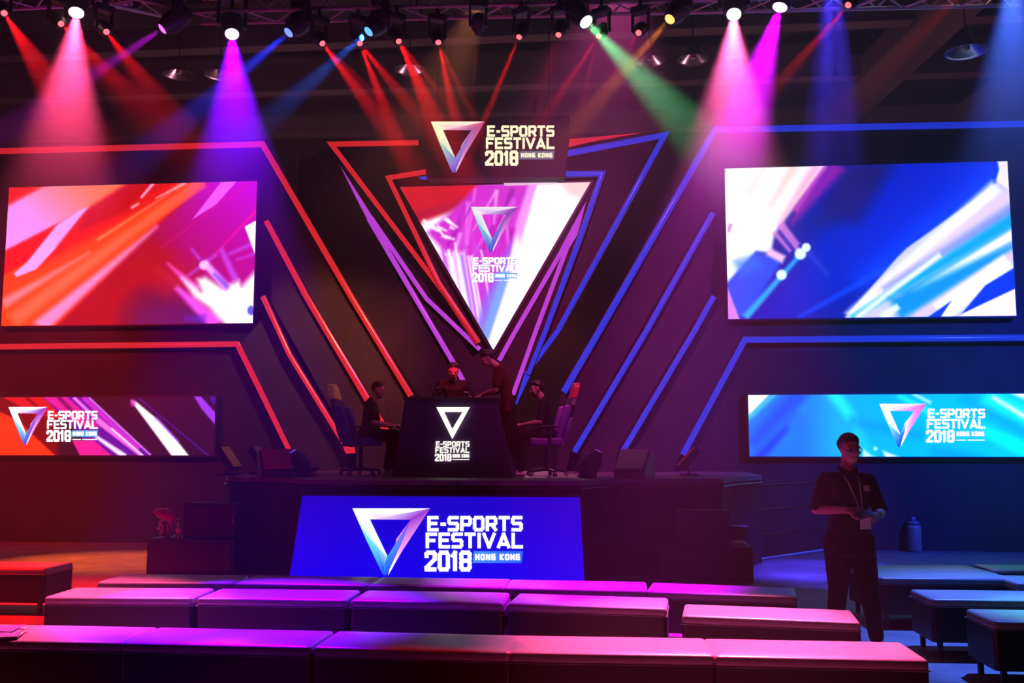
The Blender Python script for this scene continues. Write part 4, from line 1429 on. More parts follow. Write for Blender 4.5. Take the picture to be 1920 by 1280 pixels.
# canister on the floor at the right
cp = G(1715, 1034, 0)
sc_ = (cp.y) / F
t = empty('insulated_canister', cp)
tag(t, 'tall dull brown canister with a narrow neck standing by the right wall', 'canister')
bm = bmesh.new()
lathe(bm, [(0.095, 0), (0.105, 0.02), (0.108, 0.36), (0.10, 0.395), (0.075, 0.405)], 28)
build('canister_body', bm, M['amber'], t, smooth=True, bevel=0)
bm = bmesh.new()
lathe(bm, [(0.06, 0.405), (0.085, 0.42), (0.09, 0.45), (0.04, 0.455)], 24)
build('collar', bm, M['grey'], t, smooth=True)
bm = bmesh.new()
lathe(bm, [(0.03, 0.455), (0.034, 0.47), (0.03, 0.52), (0.012, 0.525)], 16)
build('spout_cap', bm, M['grey'], t, smooth=True)

# small things on the right subwoofer
p = at_px(1385, 1024, y2_ + 0.15, h2)
t = empty('folded_cap', p)
tag(t, 'small grey cap lying on the right subwoofer', 'cap')
bm = bmesh.new()
lathe(bm, [(0.11, 0), (0.115, 0.015), (0.09, 0.05), (0.03, 0.065)], 20)
build('crown', bm, M['grey'], t, smooth=True)
build('visor', nb((-0.09, 0.09, -0.16, -0.08, 0, 0.008)), M['grey'], t, bevel=0.003)
p = at_px(1386, 1002, y2_ + 0.42, h2)
t = empty('small_equipment_box', p)
tag(t, 'small dark box with a pale lid behind the grey cap', 'box')
build('box_body', nb((-0.10, 0.10, -0.08, 0.08, 0, 0.2)), M['plastic'], t, bevel=0.005)
build('lid', nb((-0.105, 0.105, -0.085, 0.085, 0.2, 0.215)), M['grey'], t, bevel=0.003)

# ------------------------------------------------------------------ lamps and wedges on the stage edge
def deckpt(px, py, Y): p = P(px, py, Y); return Vector((p.x, Y, SZ))


def wedge(px, Y, wid, rz, m, label):
    p = deckpt(px, 890, Y)
    t = empty('wedge_monitor', p, rz)
    tag(t, label, 'stage monitor')
    pr = [(-0.22, 0), (0.2, 0), (0.24, 0.10), (-0.06, 0.36), (-0.2, 0.30)]
    bm = bmesh.new()
    a = [bm.verts.new((-wid / 2, -y, z)) for y, z in pr]
    b = [bm.verts.new((wid / 2, -y, z)) for y, z in pr]
    bm.faces.new(a); bm.faces.new(b[::-1])
    for i in range(5):
        bm.faces.new((a[i], a[(i + 1) % 5], b[(i + 1) % 5], b[i]))
    build('cabinet', bm, M['plastic'], t, bevel=0.012)
    bm = bmesh.new()
    q = [(-wid / 2 + 0.03, -0.235, 0.118), (wid / 2 - 0.03, -0.235, 0.118), (wid / 2 - 0.03, 0.045, 0.36), (-wid / 2 + 0.03, 0.045, 0.36)]
    hullpts(bm, q + [(x, y - 0.012, z + 0.012) for x, y, z in q])
    build('grille', bm, m, t)


wedge(515, 12.1, 0.42, 0.5, M['redv'], 'stage monitor wedge with a reddish face at the left of the deck')
wedge(1190, 12.25, 0.42, -0.35, M['grey'], 'stage monitor wedge with a pale grey face at the right of the deck')


def batten(px, py_top, Y, tilt, m, label, L=0.36, face=-0.3):
    """slim uplighter plate leaning on a low yoke"""
    p = deckpt(px, 890, Y)
    t = empty('deck_uplighter', p)
    tag(t, label, 'stage lamp')
    top = P(px, py_top, Y).z - SZ
    R = Matrix.Translation((0, 0, top - L * 0.45)) @ Matrix.Rotation(tilt, 4, 'Y')
    bm = nb((-0.05, 0.05, -0.16, 0.16, -L / 2, L / 2))
    bmesh.ops.transform(bm, matrix=R, verts=bm.verts)
    build('lamp_body', bm, M['plastic'], t, bevel=0.01)
    s = 1 if tilt < 0 else -1
    bm = nb((s * 0.05 - 0.006, s * 0.05 + 0.006, -0.15, 0.15, -L / 2 + 0.01, L / 2 - 0.01))
    bmesh.ops.transform(bm, matrix=R, verts=bm.verts)
    build('barn_door', bm, m, t)
    bm = bmesh.new()
    tube(bm, (0, -0.1, 0.02), R @ Vector((0, -0.1, -0.05)), 0.012)
    tube(bm, (0, 0.1, 0.02), R @ Vector((0, 0.1, -0.05)), 0.012)
    box(bm, -0.12, 0.12, -0.12, 0.12, 0, 0.025)
    build('yoke', bm, M['metal'], t)


batten(427, 838, 12.8, -0.62, M['yellow'], 'tilted deck lamp with yellow light painted on its flap at the far left')  # flap colour stands in for yellow light, nothing here glows
batten(487, 838, 13.2, -0.62, M['grey'], 'tilted deck lamp with a dim grey flap behind the red wedge')
batten(572, 842, 12.6, -0.75, M['grey'], 'tilted deck lamp leaning just right of the left floor lamp')
batten(1100, 840, 12.6, 0.72, M['redv'], 'tilted deck lamp with red light painted on its flap left of the right floor lamp')  # red light put into the flap colour
batten(1292, 838, 13.2, 0.72, M['redv'], 'tilted deck lamp with red light painted on its flap at the far right')  # flap coloured red in place of light on it

VI = (120, 10, 255)
pL = P(549, 845, 12.2)
moving_head(pL, pL + Vector((-0.5, -0.25, 1.0)), VI, 'standing floor lamp with a violet lens at the left deck edge', [(pL + Vector((-0.5, -0.4, 1.0)), 30, 150, 0.8, None)], lens_r=0.05, strength=0.7, hang=False)
pR = P(1122, 845, 12.2)
moving_head(pR, pR + Vector((0.55, 0.1, 1.0)), VI, 'standing floor lamp with a violet beam at the right deck edge', [(P(1215, 640, 13.0), 16, 900, 0.8, None)], lens_r=0.05, strength=1.3, hang=False)

# ------------------------------------------------------------------ people
def sph(bm, c, r, n=10):
    """ellipsoid point cloud for hulls"""
    c = Vector(c)
    r = Vector(r) if hasattr(r, '__len__') else Vector((r, r, r))
    out = []
    for i in range(1, n // 2 + 1):
        ph = PI * i / (n // 2 + 1)
        for j in range(n):
            th = 2 * PI * j / n
            out.append(c + Vector((r.x * math.sin(ph) * math.cos(th), r.y * math.sin(ph) * math.sin(th), r.z * math.cos(ph))))
    out += [c + Vector((0, 0, r.z)), c - Vector((0, 0, r.z))]
    return out


def bone(bm, a, ra, b, rb, n=12):
    hullpts(bm, sph(bm, a, ra, n) + sph(bm, b, rb, n))


def ball(bm, c, r, n=14):
    hullpts(bm, sph(bm, c, r, n))


def remesh(o, vox, smooth=4, fac=0.5):
    r = o.modifiers.new('remesh', 'REMESH')
    r.mode = 'VOXEL'
    r.voxel_size = vox
    r.use_smooth_shade = True
    s = o.modifiers.new('smooth', 'SMOOTH')
    s.factor = fac
    s.iterations = smooth
    dg = bpy.context.evaluated_depsgraph_get()
    me = bpy.data.meshes.new_from_object(o.evaluated_get(dg))
    for p in me.polygons:
        p.use_smooth = True
    o.modifiers.clear()
    o.data = me
    return o


def hand(bm, wr, d, up, side, curl=0.5, rf=0.0095, flat_=False):
    """palm from the wrist along d; up = back of the hand; side = +1 / -1 thumb side"""
    d = Vector(d).normalized()
    up = Vector(up)
    up = (up - d * up.dot(d)).normalized()
    s = d.cross(up).normalized() * side          # towards the thumb
    wr = Vector(wr)
    kn = wr + d * 0.09
    pts = []
    for k in (-0.034, 0.034):
        pts += sph(bm, kn + s * k, 0.012, 8)
    for k in (-0.022, 0.022):
        pts += sph(bm, wr + s * k, 0.015, 8)
    hullpts(bm, pts)
    for i, (k, L) in enumerate(((0.034, 0.072), (0.012, 0.080), (-0.011, 0.074), (-0.033, 0.058))):
        p0 = kn + s * k
        dd = d
        for j, f in enumerate((0.45, 0.32, 0.26)):
            c = curl * (0.55 + 0.45 * j) + 0.06 * i
            dd = (d * math.cos(c) - up * math.sin(c)).normalized()
            p1 = p0 + dd * L * f
            bone(bm, p0, rf * (1 - 0.08 * j), p1, rf * (0.92 - 0.08 * j), 8)
            p0 = p1
    t0 = wr + d * 0.025 + s * 0.03
    t1 = t0 + (d * 0.6 + s * 0.75 - up * 0.35).normalized() * 0.04
    t2 = t1 + (d * 0.95 + s * 0.1 - up * 0.4).normalized() * 0.034
    bone(bm, wr + d * 0.02 + s * 0.012, 0.016, t0, 0.014, 8)
    bone(bm, t0, 0.013, t1, 0.0115, 8)
    bone(bm, t1, 0.0115, t2, 0.010, 8)


def head_matrix(c, yaw, pitch, roll=0.0):
    """local head: faces -Y; yaw turns it about Z, pitch bows it"""
    return Matrix.Translation(c) @ Matrix.Rotation(yaw, 4, 'Z') @ Matrix.Rotation(pitch, 4, 'X') @ Matrix.Rotation(roll, 4, 'Y')


def tb_bone(bm, Mx, a, ra, b, rb, n=12):
    pts = sph(bm, a, ra, n) + sph(bm, b, rb, n)
    hullpts(bm, [Mx @ p for p in pts])


def add_head(bm, Mx):
    h = lambda a, ra, b, rb, n=14: tb_bone(bm, Mx, a, ra, b, rb, n)
    h((0, 0.012, 0.035), (0.074, 0.092, 0.082), (0, -0.005, -0.015), (0.068, 0.078, 0.06))
    h((0, -0.02, -0.03), (0.060, 0.062, 0.045), (0, -0.052, -0.092), (0.026, 0.026, 0.020))       # jaw to chin
    h((0.035, -0.045, -0.045), 0.026, (0.02, -0.055, -0.085), 0.018)
    h((-0.035, -0.045, -0.045), 0.026, (-0.02, -0.055, -0.085), 0.018)
    h((0, -0.084, 0.012), 0.010, (0, -0.103, -0.026), 0.013, 10)                                   # nose
    h((-0.012, -0.092, -0.033), 0.008, (0.012, -0.092, -0.033), 0.008, 8)
    h((-0.045, -0.072, 0.026), 0.013, (0.045, -0.072, 0.026), 0.013, 8)                            # brow
    h((-0.020, -0.080, -0.056), 0.0075, (0.020, -0.080, -0.056), 0.0075, 8)                        # lips
    h((-0.016, -0.078, -0.066), 0.0075, (0.016, -0.078, -0.066), 0.0075, 8)
    for s in (-1, 1):
        h((s * 0.047, -0.066, -0.018), 0.018, (s * 0.030, -0.074, -0.010), 0.010, 8)               # cheek
        h((s * 0.077, 0.008, 0.018), (0.008, 0.016, 0.016), (s * 0.072, 0.004, -0.018), (0.008, 0.010, 0.012), 8)  # ear


def hair_cap(parent, Mx, m, thick=0.013, front=0.5, style=0):
    bm = bmesh.new()
    nu, nv = 56, 20
    V = {}
    r0 = Vector((0.0755, 0.093, 0.090))
    for lay, ex in ((0, -0.006), (1, thick)):
        for j in range(nv + 1):
            for i in range(nu):
                az = 2 * PI * i / nu                      # az measured from the front (-Y)
                fr = (1 + math.cos(az)) / 2
                bk = 1 - fr
                sd = abs(math.sin(az))
                lo = front * max(0.0, math.cos(az)) ** 0.5 - 0.75 * max(0.0, -math.cos(az)) ** 0.5 - 0.12 * sd ** 3
                lo += 0.07 * math.sin(az * 9 + 1) * fr + 0.04 * math.sin(az * 17)
                el = lo + (PI / 2 - lo) * j / nv
                k = 1 + 0.10 * math.sin(az * 7 + j * 0.7) + 0.10 * math.sin(az * 13 - j * 1.1)
                e = ex if lay == 0 else -0.004 + (ex + 0.004) * k * min(1, (j / 7.0) ** 0.8)
                d = Vector((math.sin(az) * math.cos(el), -math.cos(az) * math.cos(el), math.sin(el)))
                p = Vector((d.x * (r0.x + e), d.y * (r0.y + e), d.z * (r0.z + e * 1.1)))
                V[lay, j, i] = bm.verts.new(Mx @ (p + Vector((0, 0.012, 0.027))))
    for lay in (0, 1):
        for j in range(nv):
            for i in range(nu):
                q = [V[lay, j, i], V[lay, j, (i + 1) % nu], V[lay, j + 1, (i + 1) % nu], V[lay, j + 1, i]]
                bm.faces.new(q if lay else q[::-1])
    for i in range(nu):
        bm.faces.new([V[0, 0, i], V[0, 0, (i + 1) % nu], V[1, 0, (i + 1) % nu], V[1, 0, i]])
    bmesh.ops.remove_doubles(bm, verts=bm.verts, dist=0.0004)
    return build('hair', bm, m, parent, smooth=True)


def person(root_loc, rz, label, J, vox=0.010, shirt=None, pants=None, shoes=None, sleeve=0.75, long_sleeve=False, bulk=1.0, hem=None, hair_front=0.55, hand_opt=(0.5, 0.5), rf=0.0115, extra=None):
    t = empty('person', root_loc, rz)
    tag(t, label, 'person')
    V_ = {k: Vector(v) for k, v in J.items() if isinstance(v, (tuple, Vector)) and len(v) == 3}
    hipc = (V_['hipL'] + V_['hipR']) / 2
    shc = (V_['shL'] + V_['shR']) / 2
    ax = (V_['shR'] - V_['shL']).normalized()
    up = (shc - hipc).normalized()
    b = bulk
    Mh = head_matrix(V_['head'], J.get('yaw', 0), J.get('pitch', 0), J.get('roll', 0))

    def torso(bm, g):
        mid = hipc.lerp(shc, 0.48)
        w = [(hipc, 0.135), (mid, 0.115), (hipc.lerp(shc, 0.82), 0.145)]
        dpt = [0.095, 0.085, 0.10]
        def slab(c, half, dp):
            out = []
            for s in (-1, -0.5, 0, 0.5, 1):
                out += sph(bm, c + ax * half * s * 0.55, (half * 0.45 + g, dp * b + g, 0.05 + g), 10)
            return out
        s0, s1, s2 = slab(w[0][0], w[0][1] * b, dpt[0]), slab(w[1][0], w[1][1] * b, dpt[1]), slab(w[2][0], w[2][1] * b, dpt[2])
        hullpts(bm, s0 + s1)
        hullpts(bm, s1 + s2)
        top = sph(bm, V_['shL'], 0.052 + g, 10) + sph(bm, V_['shR'], 0.052 + g, 10)
        hullpts(bm, slab(w[2][0], w[2][1] * b * 0.9, dpt[2] * 0.9) + top)
        return
    bm = bmesh.new()
    torso(bm, -0.012)
    neck_top = Mh @ Vector((0, 0.015, -0.05))
    bone(bm, shc + up * 0.02, 0.058, neck_top, 0.052)
    bone(bm, shc + up * 0.0 + ax * 0.07, 0.045, shc + up * 0.05, 0.05)
    bone(bm, shc + up * 0.0 - ax * 0.07, 0.045, shc + up * 0.05, 0.05)
    add_head(bm, Mh)
    for sd in 'LR':
        sh, el, wr = V_['sh' + sd], V_['el' + sd], V_['wr' + sd]
        bone(bm, sh, 0.050, el, 0.038)
        bone(bm, el, 0.040, el.lerp(wr, 0.3), 0.040)
        bone(bm, el.lerp(wr, 0.3), 0.040, wr, 0.026)
        hd = V_.get('hd' + sd, wr - el)
        hu = V_.get('hu' + sd, Vector((0, 0, 1)))
        hand(bm, wr, hd, hu, J.get('ts' + sd, 1), J.get('curl' + sd, 0.5), rf)
        hp, kn, an = V_['hip' + sd], V_['kn' + sd], V_['an' + sd]
        bone(bm, hp, 0.085 * b, kn, 0.056)
        bone(bm, kn, 0.055, kn.lerp(an, 0.35), 0.053)
        bone(bm, kn.lerp(an, 0.35), 0.053, an, 0.036)
        ft = V_['ft' + sd]
        bone(bm, an - Vector((0, 0, 0.02)), 0.032, an + ft * 0.7 - Vector((0, 0, 0.045)), 0.026)
    body = build('body', bm, M['skin'], t)
    remesh(body, vox, 3)
    # shirt
    if shirt:
        bm = bmesh.new()
        torso(bm, 0.014)
        if hem is not None:
            hm = hipc - up * hem
            hullpts(bm, sph(bm, hipc - ax * 0.09 * b, (0.07, 0.115 * b, 0.05)) + sph(bm, hipc + ax * 0.09 * b, (0.07, 0.115 * b, 0.05)) + sph(bm, hm - ax * 0.105 * b, (0.07, 0.12 * b, 0.02)) + sph(bm, hm + ax * 0.105 * b, (0.07, 0.12 * b, 0.02)))
        for sd in 'LR':
            sh, el, wr = V_['sh' + sd], V_['el' + sd], V_['wr' + sd]
            e = sh.lerp(el, sleeve)
            bone(bm, sh, 0.067, e, 0.064)
            if long_sleeve:
                bone(bm, sh, 0.064, el, 0.055)
                bone(bm, el, 0.054, wr, 0.040)
        bone(bm, shc + up * 0.0, 0.075, shc + up * 0.055, 0.064)
        o = build('shirt', bm, shirt, t)
        remesh(o, max(vox, 0.009), 4)
    if pants:
        bm = bmesh.new()
        hullpts(bm, sph(bm, hipc - ax * 0.07 * b + up * 0.04, (0.08, 0.108 * b, 0.06)) + sph(bm, hipc + ax * 0.07 * b + up * 0.04, (0.08, 0.108 * b, 0.06)) + sph(bm, V_['hipL'], 0.095 * b) + sph(bm, V_['hipR'], 0.095 * b))
        for sd in 'LR':
            hp, kn, an = V_['hip' + sd], V_['kn' + sd], V_['an' + sd]
            bone(bm, hp, 0.100 * b, kn, 0.078)
            bone(bm, kn, 0.078, an + (kn - an).normalized() * 0.03, 0.060)
        o = build('trousers', bm, pants, t)
        remesh(o, max(vox, 0.009), 4)
    for sd in 'LR':
        an, ft = V_['an' + sd], V_['ft' + sd]
        f = ft.normalized()
        bm = bmesh.new()
        z = Vector((0, 0, an.z - 0.058))
        an0 = Vector((an.x, an.y, 0)) + z
        bone(bm, an0 - f * 0.035, (0.036, 0.036, 0.028), an0 + f * 0.06, (0.038, 0.038, 0.026))
        bone(bm, an0 + f * 0.06, (0.038, 0.038, 0.026), an0 + f * 0.165, (0.033, 0.033, 0.020))
        bone(bm, an0, 0.034, an0 + Vector((0, 0, 0.045)), 0.038)
        o = build('shoe', bm, shoes or M['shoe_dark'], t)
        remesh(o, 0.009, 3)
    hair_cap(t, Mh, M['hair'], front=hair_front)
    for s in (-1, 1):
        bm = bmesh.new()
        tb_bone(bm, Mh, (s * 0.030, -0.077, 0.006), (0.013, 0.009, 0.007), (s * 0.031, -0.077, 0.006), (0.013, 0.009, 0.007), 10)
        build('eye', bm, M['hair'], t, smooth=True)
    if extra:
        extra(t, Mh, V_)
    return t


# the standing man on the floor
S = 241.0
root = G(1603, 1221, 0)


def man_extra(t, Mh, V_):
    # glasses
    bm = bmesh.new()
    for s in (-1, 1):
        n = 16
        for i in range(n):
            a0, a1 = 2 * PI * i / n, 2 * PI * (i + 1) / n
            p = [Mh @ Vector((s * 0.032 + 0.025 * math.cos(a), -0.100, 0.004 + 0.019 * math.sin(a))) for a in (a0, a1)]
            tube(bm, p[0], p[1], 0.0022, n=5)
        tube(bm, Mh @ Vector((s * 0.057, -0.100, 0.008)), Mh @ Vector((s * 0.085, 0.0, 0.012)), 0.0025, n=5)
        tube(bm, Mh @ Vector((s * 0.085, 0.0, 0.012)), Mh @ Vector((s * 0.083, 0.02, -0.004)), 0.0025, n=5)
    tube(bm, Mh @ Vector((-0.008, -0.102, 0.008)), Mh @ Vector((0.008, -0.102, 0.008)), 0.0025, n=5)
    build('glasses', bm, M['chrome'], t)
    # lanyard round the neck with the pass
    bm = bmesh.new()
    y = -0.135
    for s in (-1, 1):
        tube(bm, (-0.02 + s * 0.065, -0.02, 1.445), (-0.005 + s * 0.045, y, 1.34), 0.006, n=6)
        tube(bm, (-0.005 + s * 0.045, y, 1.34), (0.055, y - 0.01, 1.07), 0.006, n=6)
    build('lanyard', bm, M['grey'], t)
    build('name_badge', nb((0.012, 0.098, y - 0.06, y - 0.056, 0.975, 1.065)), M['white'], t)
    bm = nb((0.07, 0.115, -0.141, -0.135, 1.27, 1.315))
    build('chest_patch', bm, M['grey'], t)
    bm = bmesh.new()
    lathe(bm, [(0.030, -0.012), (0.033, 0.0), (0.030, 0.012)], 16, Matrix.Translation(V_['elR'].lerp(V_['wrR'], 0.86)) @ (V_['wrR'] - V_['elR']).to_track_quat('Z', 'Y').to_matrix().to_4x4())
    build('wristwatch', bm, M['metal'], t)
    # collar
    bm = bmesh.new()
    for s in (-1, 1):
        c = [(-0.02 + s * 0.005, -0.085, 1.41), (-0.02 + s * 0.07, -0.06, 1.465), (-0.02 + s * 0.085, -0.03, 1.45), (-0.02 + s * 0.06, -0.105, 1.385)]
        hullpts(bm, c + [(x * 1.0, y_ - 0.008, z_ + 0.004) for x, y_, z_ in c])
    build('collar', bm, M['shirt'], t)


person(root, YAW, 'man in black shirt and glasses standing among the right benches, hands together', dict(
    head=(0.005, -0.035, 1.600), yaw=0.16, pitch=0.16,
    shL=(-0.185, 0.0, 1.355), shR=(0.160, 0.0, 1.345),
    elL=(-0.275, -0.02, 1.115), wrL=(-0.10, -0.225, 1.125), hdL=(0.9, -0.25, -0.08), huL=(0.1, -0.6, 0.8), tsL=1, curlL=0.45,
    elR=(0.245, -0.03, 1.095), wrR=(0.125, -0.235, 1.085), hdR=(-0.85, -0.3, 0.1), huR=(0.1, -0.5, 0.8), tsR=-1, curlR=0.55,
    hipL=(-0.105, 0.0, 0.86), hipR=(0.075, 0.0, 0.86),
    knL=(-0.115, 0.0, 0.48), anL=(-0.150, 0.06, 0.085), ftL=(-0.03, -0.15, 0),
    knR=(0.125, -0.03, 0.47), anR=(0.185, 0.02, 0.085), ftR=(0.06, -0.14, 0)),
    vox=0.0058, shirt=M['shirt'], pants=M['pants'], sleeve=0.86, bulk=1.2, hem=0.10, hair_front=0.45, rf=0.0095, extra=man_extra)
# the phone in his hands
ph = empty('mobile_phone', root + Matrix.Rotation(YAW, 3, 'Z') @ Vector((0.012, -0.30, 1.10)), YAW)
tag(ph, 'dark mobile phone in the hands of the standing man', 'phone')
bm = nb((-0.036, 0.036, -0.004, 0.004, -0.07, 0.07))
bmesh.ops.rotate(bm, verts=bm.verts, cent=(0, 0, 0), matrix=Matrix.Rotation(-0.9, 3, 'X') @ Matrix.Rotation(1.2, 3, 'Y'))
build('phone_case', bm, M['plastic'], ph, bevel=0.003)

# man leaning on the desk
r2 = G(946, 893, SZ)
person(r2, YAW, 'man in red lit dark shirt and dark trousers leaning over the desk', dict(
    head=(-0.235, 0.0, 1.585), yaw=-PI / 2 + 0.25, pitch=0.55,
    shL=(-0.075, -0.17, 1.42), shR=(0.005, 0.15, 1.42),
    elL=(-0.115, -0.22, 1.155), wrL=(-0.31, -0.08, 1.09), hdL=(-1, 0.1, -0.35), huL=(-0.3, -0.2, 0.9), tsL=-1, curlL=0.3,
    elR=(-0.05, 0.24, 1.17), wrR=(-0.27, 0.22, 1.12), hdR=(-1, 0.0, -0.2), huR=(-0.2, 0.1, 0.9), tsR=1, curlR=0.3,
    hipL=(0.05, -0.085, 0.93), hipR=(0.07, 0.085, 0.93),
    knL=(0.02, -0.09, 0.50), anL=(-0.01, -0.09, 0.085), ftL=(-0.15, -0.03, 0),
    knR=(0.10, 0.09, 0.50), anR=(0.08, 0.12, 0.085), ftR=(-0.15, 0.0, 0)),
    vox=0.010, shirt=M['shirt_red_lit'], pants=M['pants'], shoes=M['shoe'], hem=0.06)

# person behind the desk, head bowed
r3 = at_px(850, 800, 13.32, SZ)
person(r3, YAW, 'person with a red lit face standing behind the desk', dict(
    head=(0.0, -0.10, 1.47), yaw=0.1, pitch=0.35,
    shL=(-0.19, 0.0, 1.29), shR=(0.19, 0.0, 1.29),
    elL=(-0.27, -0.05, 1.05), wrL=(-0.20, -0.28, 1.16), hdL=(0.1, -0.8, 0.5), huL=(-0.3, 0.2, 0.9), tsL=1, curlL=0.4,
    elR=(0.27, -0.05, 1.05), wrR=(0.20, -0.28, 1.12), hdR=(0, -0.8, 0.3), huR=(0.3, 0.2, 0.9), tsR=-1, curlR=0.4,
    hipL=(-0.09, 0.08, 0.85), hipR=(0.09, 0.08, 0.85), knL=(-0.1, 0.06, 0.46), anL=(-0.11, 0.1, 0.085), ftL=(0, -0.15, 0),
    knR=(0.1, 0.06, 0.46), anR=(0.11, 0.1, 0.085), ftR=(0, -0.15, 0)), vox=0.011, shirt=M['shirt'], pants=M['pants'])

# gaming chairs and gamers
def gaming_chair(px, Y, facing, label, cmain, ctop, clow):
    p = deckpt(px, 890, Y)
    t = empty('gaming_chair', p, facing)
    tag(t, label, 'chair')
    for k in range(5):
        a = 2 * PI * k / 5 + 0.3
        bm = bmesh.new()
        tube(bm, (0, 0, 0.09), (0.28 * math.cos(a), 0.28 * math.sin(a), 0.065), 0.025, 0.018, 8)
        l = build('leg', bm, M['metal'], t)
        bm = bmesh.new()
        c = Vector((0.28 * math.cos(a), 0.28 * math.sin(a), 0.028))
        tube(bm, c + Vector((-math.sin(a), math.cos(a), 0)) * 0.022, c - Vector((-math.sin(a), math.cos(a), 0)) * 0.022, 0.028, n=12)
        build('caster', bm, M['grey'], l)
    bm = bmesh.new()
    tube(bm, (0, 0, 0.07), (0, 0, 0.40), 0.03)
    build('gas_column', bm, M['metal'], t)
    bm = bmesh.new()
    hullpts(bm, [(x, y, z) for x in (-0.24, 0.24) for y in (-0.25, 0.22) for z in (0.40, 0.48)])
    build('seat', bm, cmain, t, bevel=0.03, seg=3)
    for s in (-1, 1):
        build('seat_bolster', nb((s * 0.25 - 0.035, s * 0.25 + 0.035, -0.25, 0.2, 0.41, 0.52)), clow, t, bevel=0.025)
        bm = bmesh.new()
        tube(bm, (s * 0.30, 0.02, 0.44), (s * 0.31, 0.0, 0.66), 0.018)
        arm = build('armrest', bm, M['metal'], t)
        build('arm_pad', nb((s * 0.31 - 0.04, s * 0.31 + 0.04, -0.14, 0.12, 0.655, 0.685)), M['plastic'], arm, bevel=0.01)
    # back leans towards +Y (local), front is -Y
    def bk(prof, y0, th):
        bm = bmesh.new()
        for (xa, za), (xb, zb) in zip(prof, prof[1:]):
            f = lambda x, z, e: Vector((x, y0 + (z - 0.45) * 0.28 + e, z))
            hullpts(bm, [f(xa, za, 0), f(-xa, za, 0), f(xb, zb, 0), f(-xb, zb, 0), f(xa, za, th), f(-xa, za, th), f(xb, zb, th), f(-xb, zb, th)])
        return bm
    build('backrest', bk([(0.20, 0.46), (0.23, 0.62), (0.21, 0.80)], 0.16, 0.09), cmain, t, bevel=0.015)
    build('shoulder_panel', bk([(0.21, 0.80), (0.25, 0.95), (0.20, 1.06)], 0.16, 0.08), M['plastic'], t, bevel=0.015)
    build('headrest', bk([(0.17, 1.06), (0.15, 1.24), (0.10, 1.28)], 0.16, 0.08), ctop, t, bevel=0.015)
    for s in (-1, 1):
        bm = bmesh.new()
        f = lambda z, e: Vector((s * 0.235, 0.13 + (z - 0.45) * 0.28 + e, z))
        bone(bm, f(0.52, 0), (0.035, 0.05, 0.05), f(0.92, 0), (0.035, 0.06, 0.05))
        build('side_wing', bm, clow, t, smooth=True)
    return t


gaming_chair(676, 13.0, PI / 2 + YAW - 0.1, 'gaming chair with yellow headrest and blue back at the left of the stage', M['bluev'], M['yellow'], M['bluev'])
gaming_chair(1024, 13.0, -PI / 2 + YAW + 0.1, 'gaming chair with red headrest and purple back at the right of the stage', M['purplev'], M['redv'], M['purplev'])

SIT = lambda sgn: dict(
    head=(sgn * 0.13, 0, 1.17), yaw=sgn * PI / 2 - sgn * 0.15, pitch=0.15,
    shL=(sgn * 0.02, -sgn * -0.17 if sgn < 0 else 0.17, 0.97), shR=(sgn * 0.02, -0.17 if sgn > 0 else 0.17, 0.97),
    hipL=(-sgn * 0.05, 0.085 * (1 if sgn > 0 else -1), 0.55), hipR=(-sgn * 0.05, -0.085 * (1 if sgn > 0 else -1), 0.55))


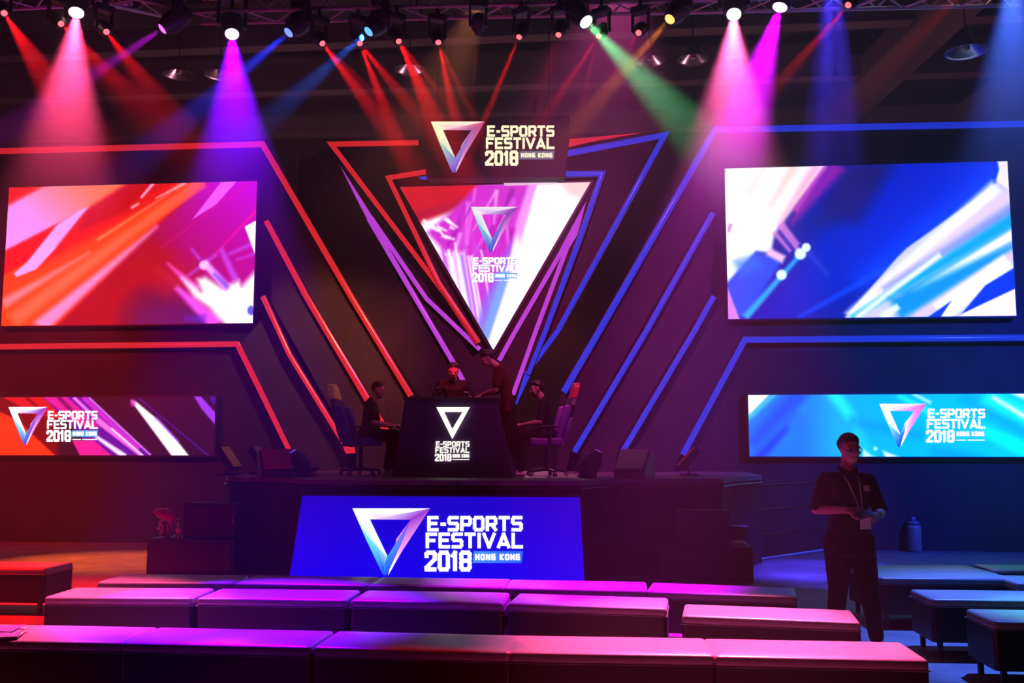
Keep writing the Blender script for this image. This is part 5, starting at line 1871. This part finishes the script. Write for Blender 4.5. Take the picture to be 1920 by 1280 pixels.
def sitter(px, Y, s, label, lift=False):
    q = 1 if s > 0 else -1     # L is on the far side when facing right
    J = dict(head=(s * 0.14, 0, 1.19), yaw=s * (PI / 2 - 0.2), pitch=0.2,
             shL=(s * 0.04, q * 0.17, 0.99), shR=(s * 0.04, -q * 0.17, 0.99),
             elL=(s * 0.10, q * 0.22, 0.73), elR=(s * 0.10, -q * 0.22, 0.73),
             wrL=(s * 0.33, q * 0.14, 0.70), wrR=(s * 0.33, -q * 0.14, 0.68),
             hdL=(s * 1, -q * 0.3, 0), hdR=(s * 1, q * 0.3, 0), tsL=-1, tsR=1, curlL=0.5, curlR=0.5,
             hipL=(-s * 0.04, q * 0.09, 0.565), hipR=(-s * 0.04, -q * 0.09, 0.565),
             knL=(s * 0.38, q * 0.14, 0.56), knR=(s * 0.38, -q * 0.13, 0.56),
             anL=(s * 0.36, q * 0.14, 0.085), anR=(s * 0.30, -q * 0.13, 0.085),
             ftL=(s * 0.15, 0, 0), ftR=(s * 0.15, 0, 0))
    if lift:
        J['knR'] = (s * 0.40, -q * 0.05, 0.62)
        J['anR'] = (s * 0.42, -q * 0.12, 0.24)
    return person(deckpt(px, 890, Y), YAW, label, J, vox=0.011, shirt=M['shirt'], pants=M['pants'], shoes=M['shoe'], long_sleeve=False)


sitter(688, 13.0, 1, 'seated gamer facing right in the yellow and blue chair')
sitter(1026, 13.0, -1, 'seated gamer facing left in the red and purple chair', True)

# ------------------------------------------------------------------ haze bank under the trusses
hz_ = build('haze', nb((-15, 14, 6.5, 15.6, 3.5, 7.6)), None)
mh = bpy.data.materials.new('stage_haze')
mh.use_nodes = True
nt = mh.node_tree
nt.nodes.remove(nt.nodes['Principled BSDF'])
vs_ = nt.nodes.new('ShaderNodeVolumeScatter')
vs_.inputs['Color'].default_value = (0.95, 0.95, 0.95, 1)
vs_.inputs['Anisotropy'].default_value = 0.2
tc = nt.nodes.new('ShaderNodeTexCoord')
sx = nt.nodes.new('ShaderNodeSeparateXYZ')
nt.links.new(tc.outputs['Object'], sx.inputs[0])
mr = nt.nodes.new('ShaderNodeMapRange')
mr.interpolation_type = 'SMOOTHSTEP'
mr.inputs['From Min'].default_value = 3.5
mr.inputs['From Max'].default_value = 6.2
mr.inputs['To Min'].default_value = 0.0
mr.inputs['To Max'].default_value = HAZE
nt.links.new(sx.outputs['Z'], mr.inputs['Value'])
nt.links.new(mr.outputs[0], vs_.inputs['Density'])
nt.links.new(vs_.outputs[0], nt.nodes['Material Output'].inputs['Volume'])
hz_.data.materials.append(mh)
tag(hz_, 'bank of thin stage smoke hanging under the trusses', 'haze', kind='stuff')
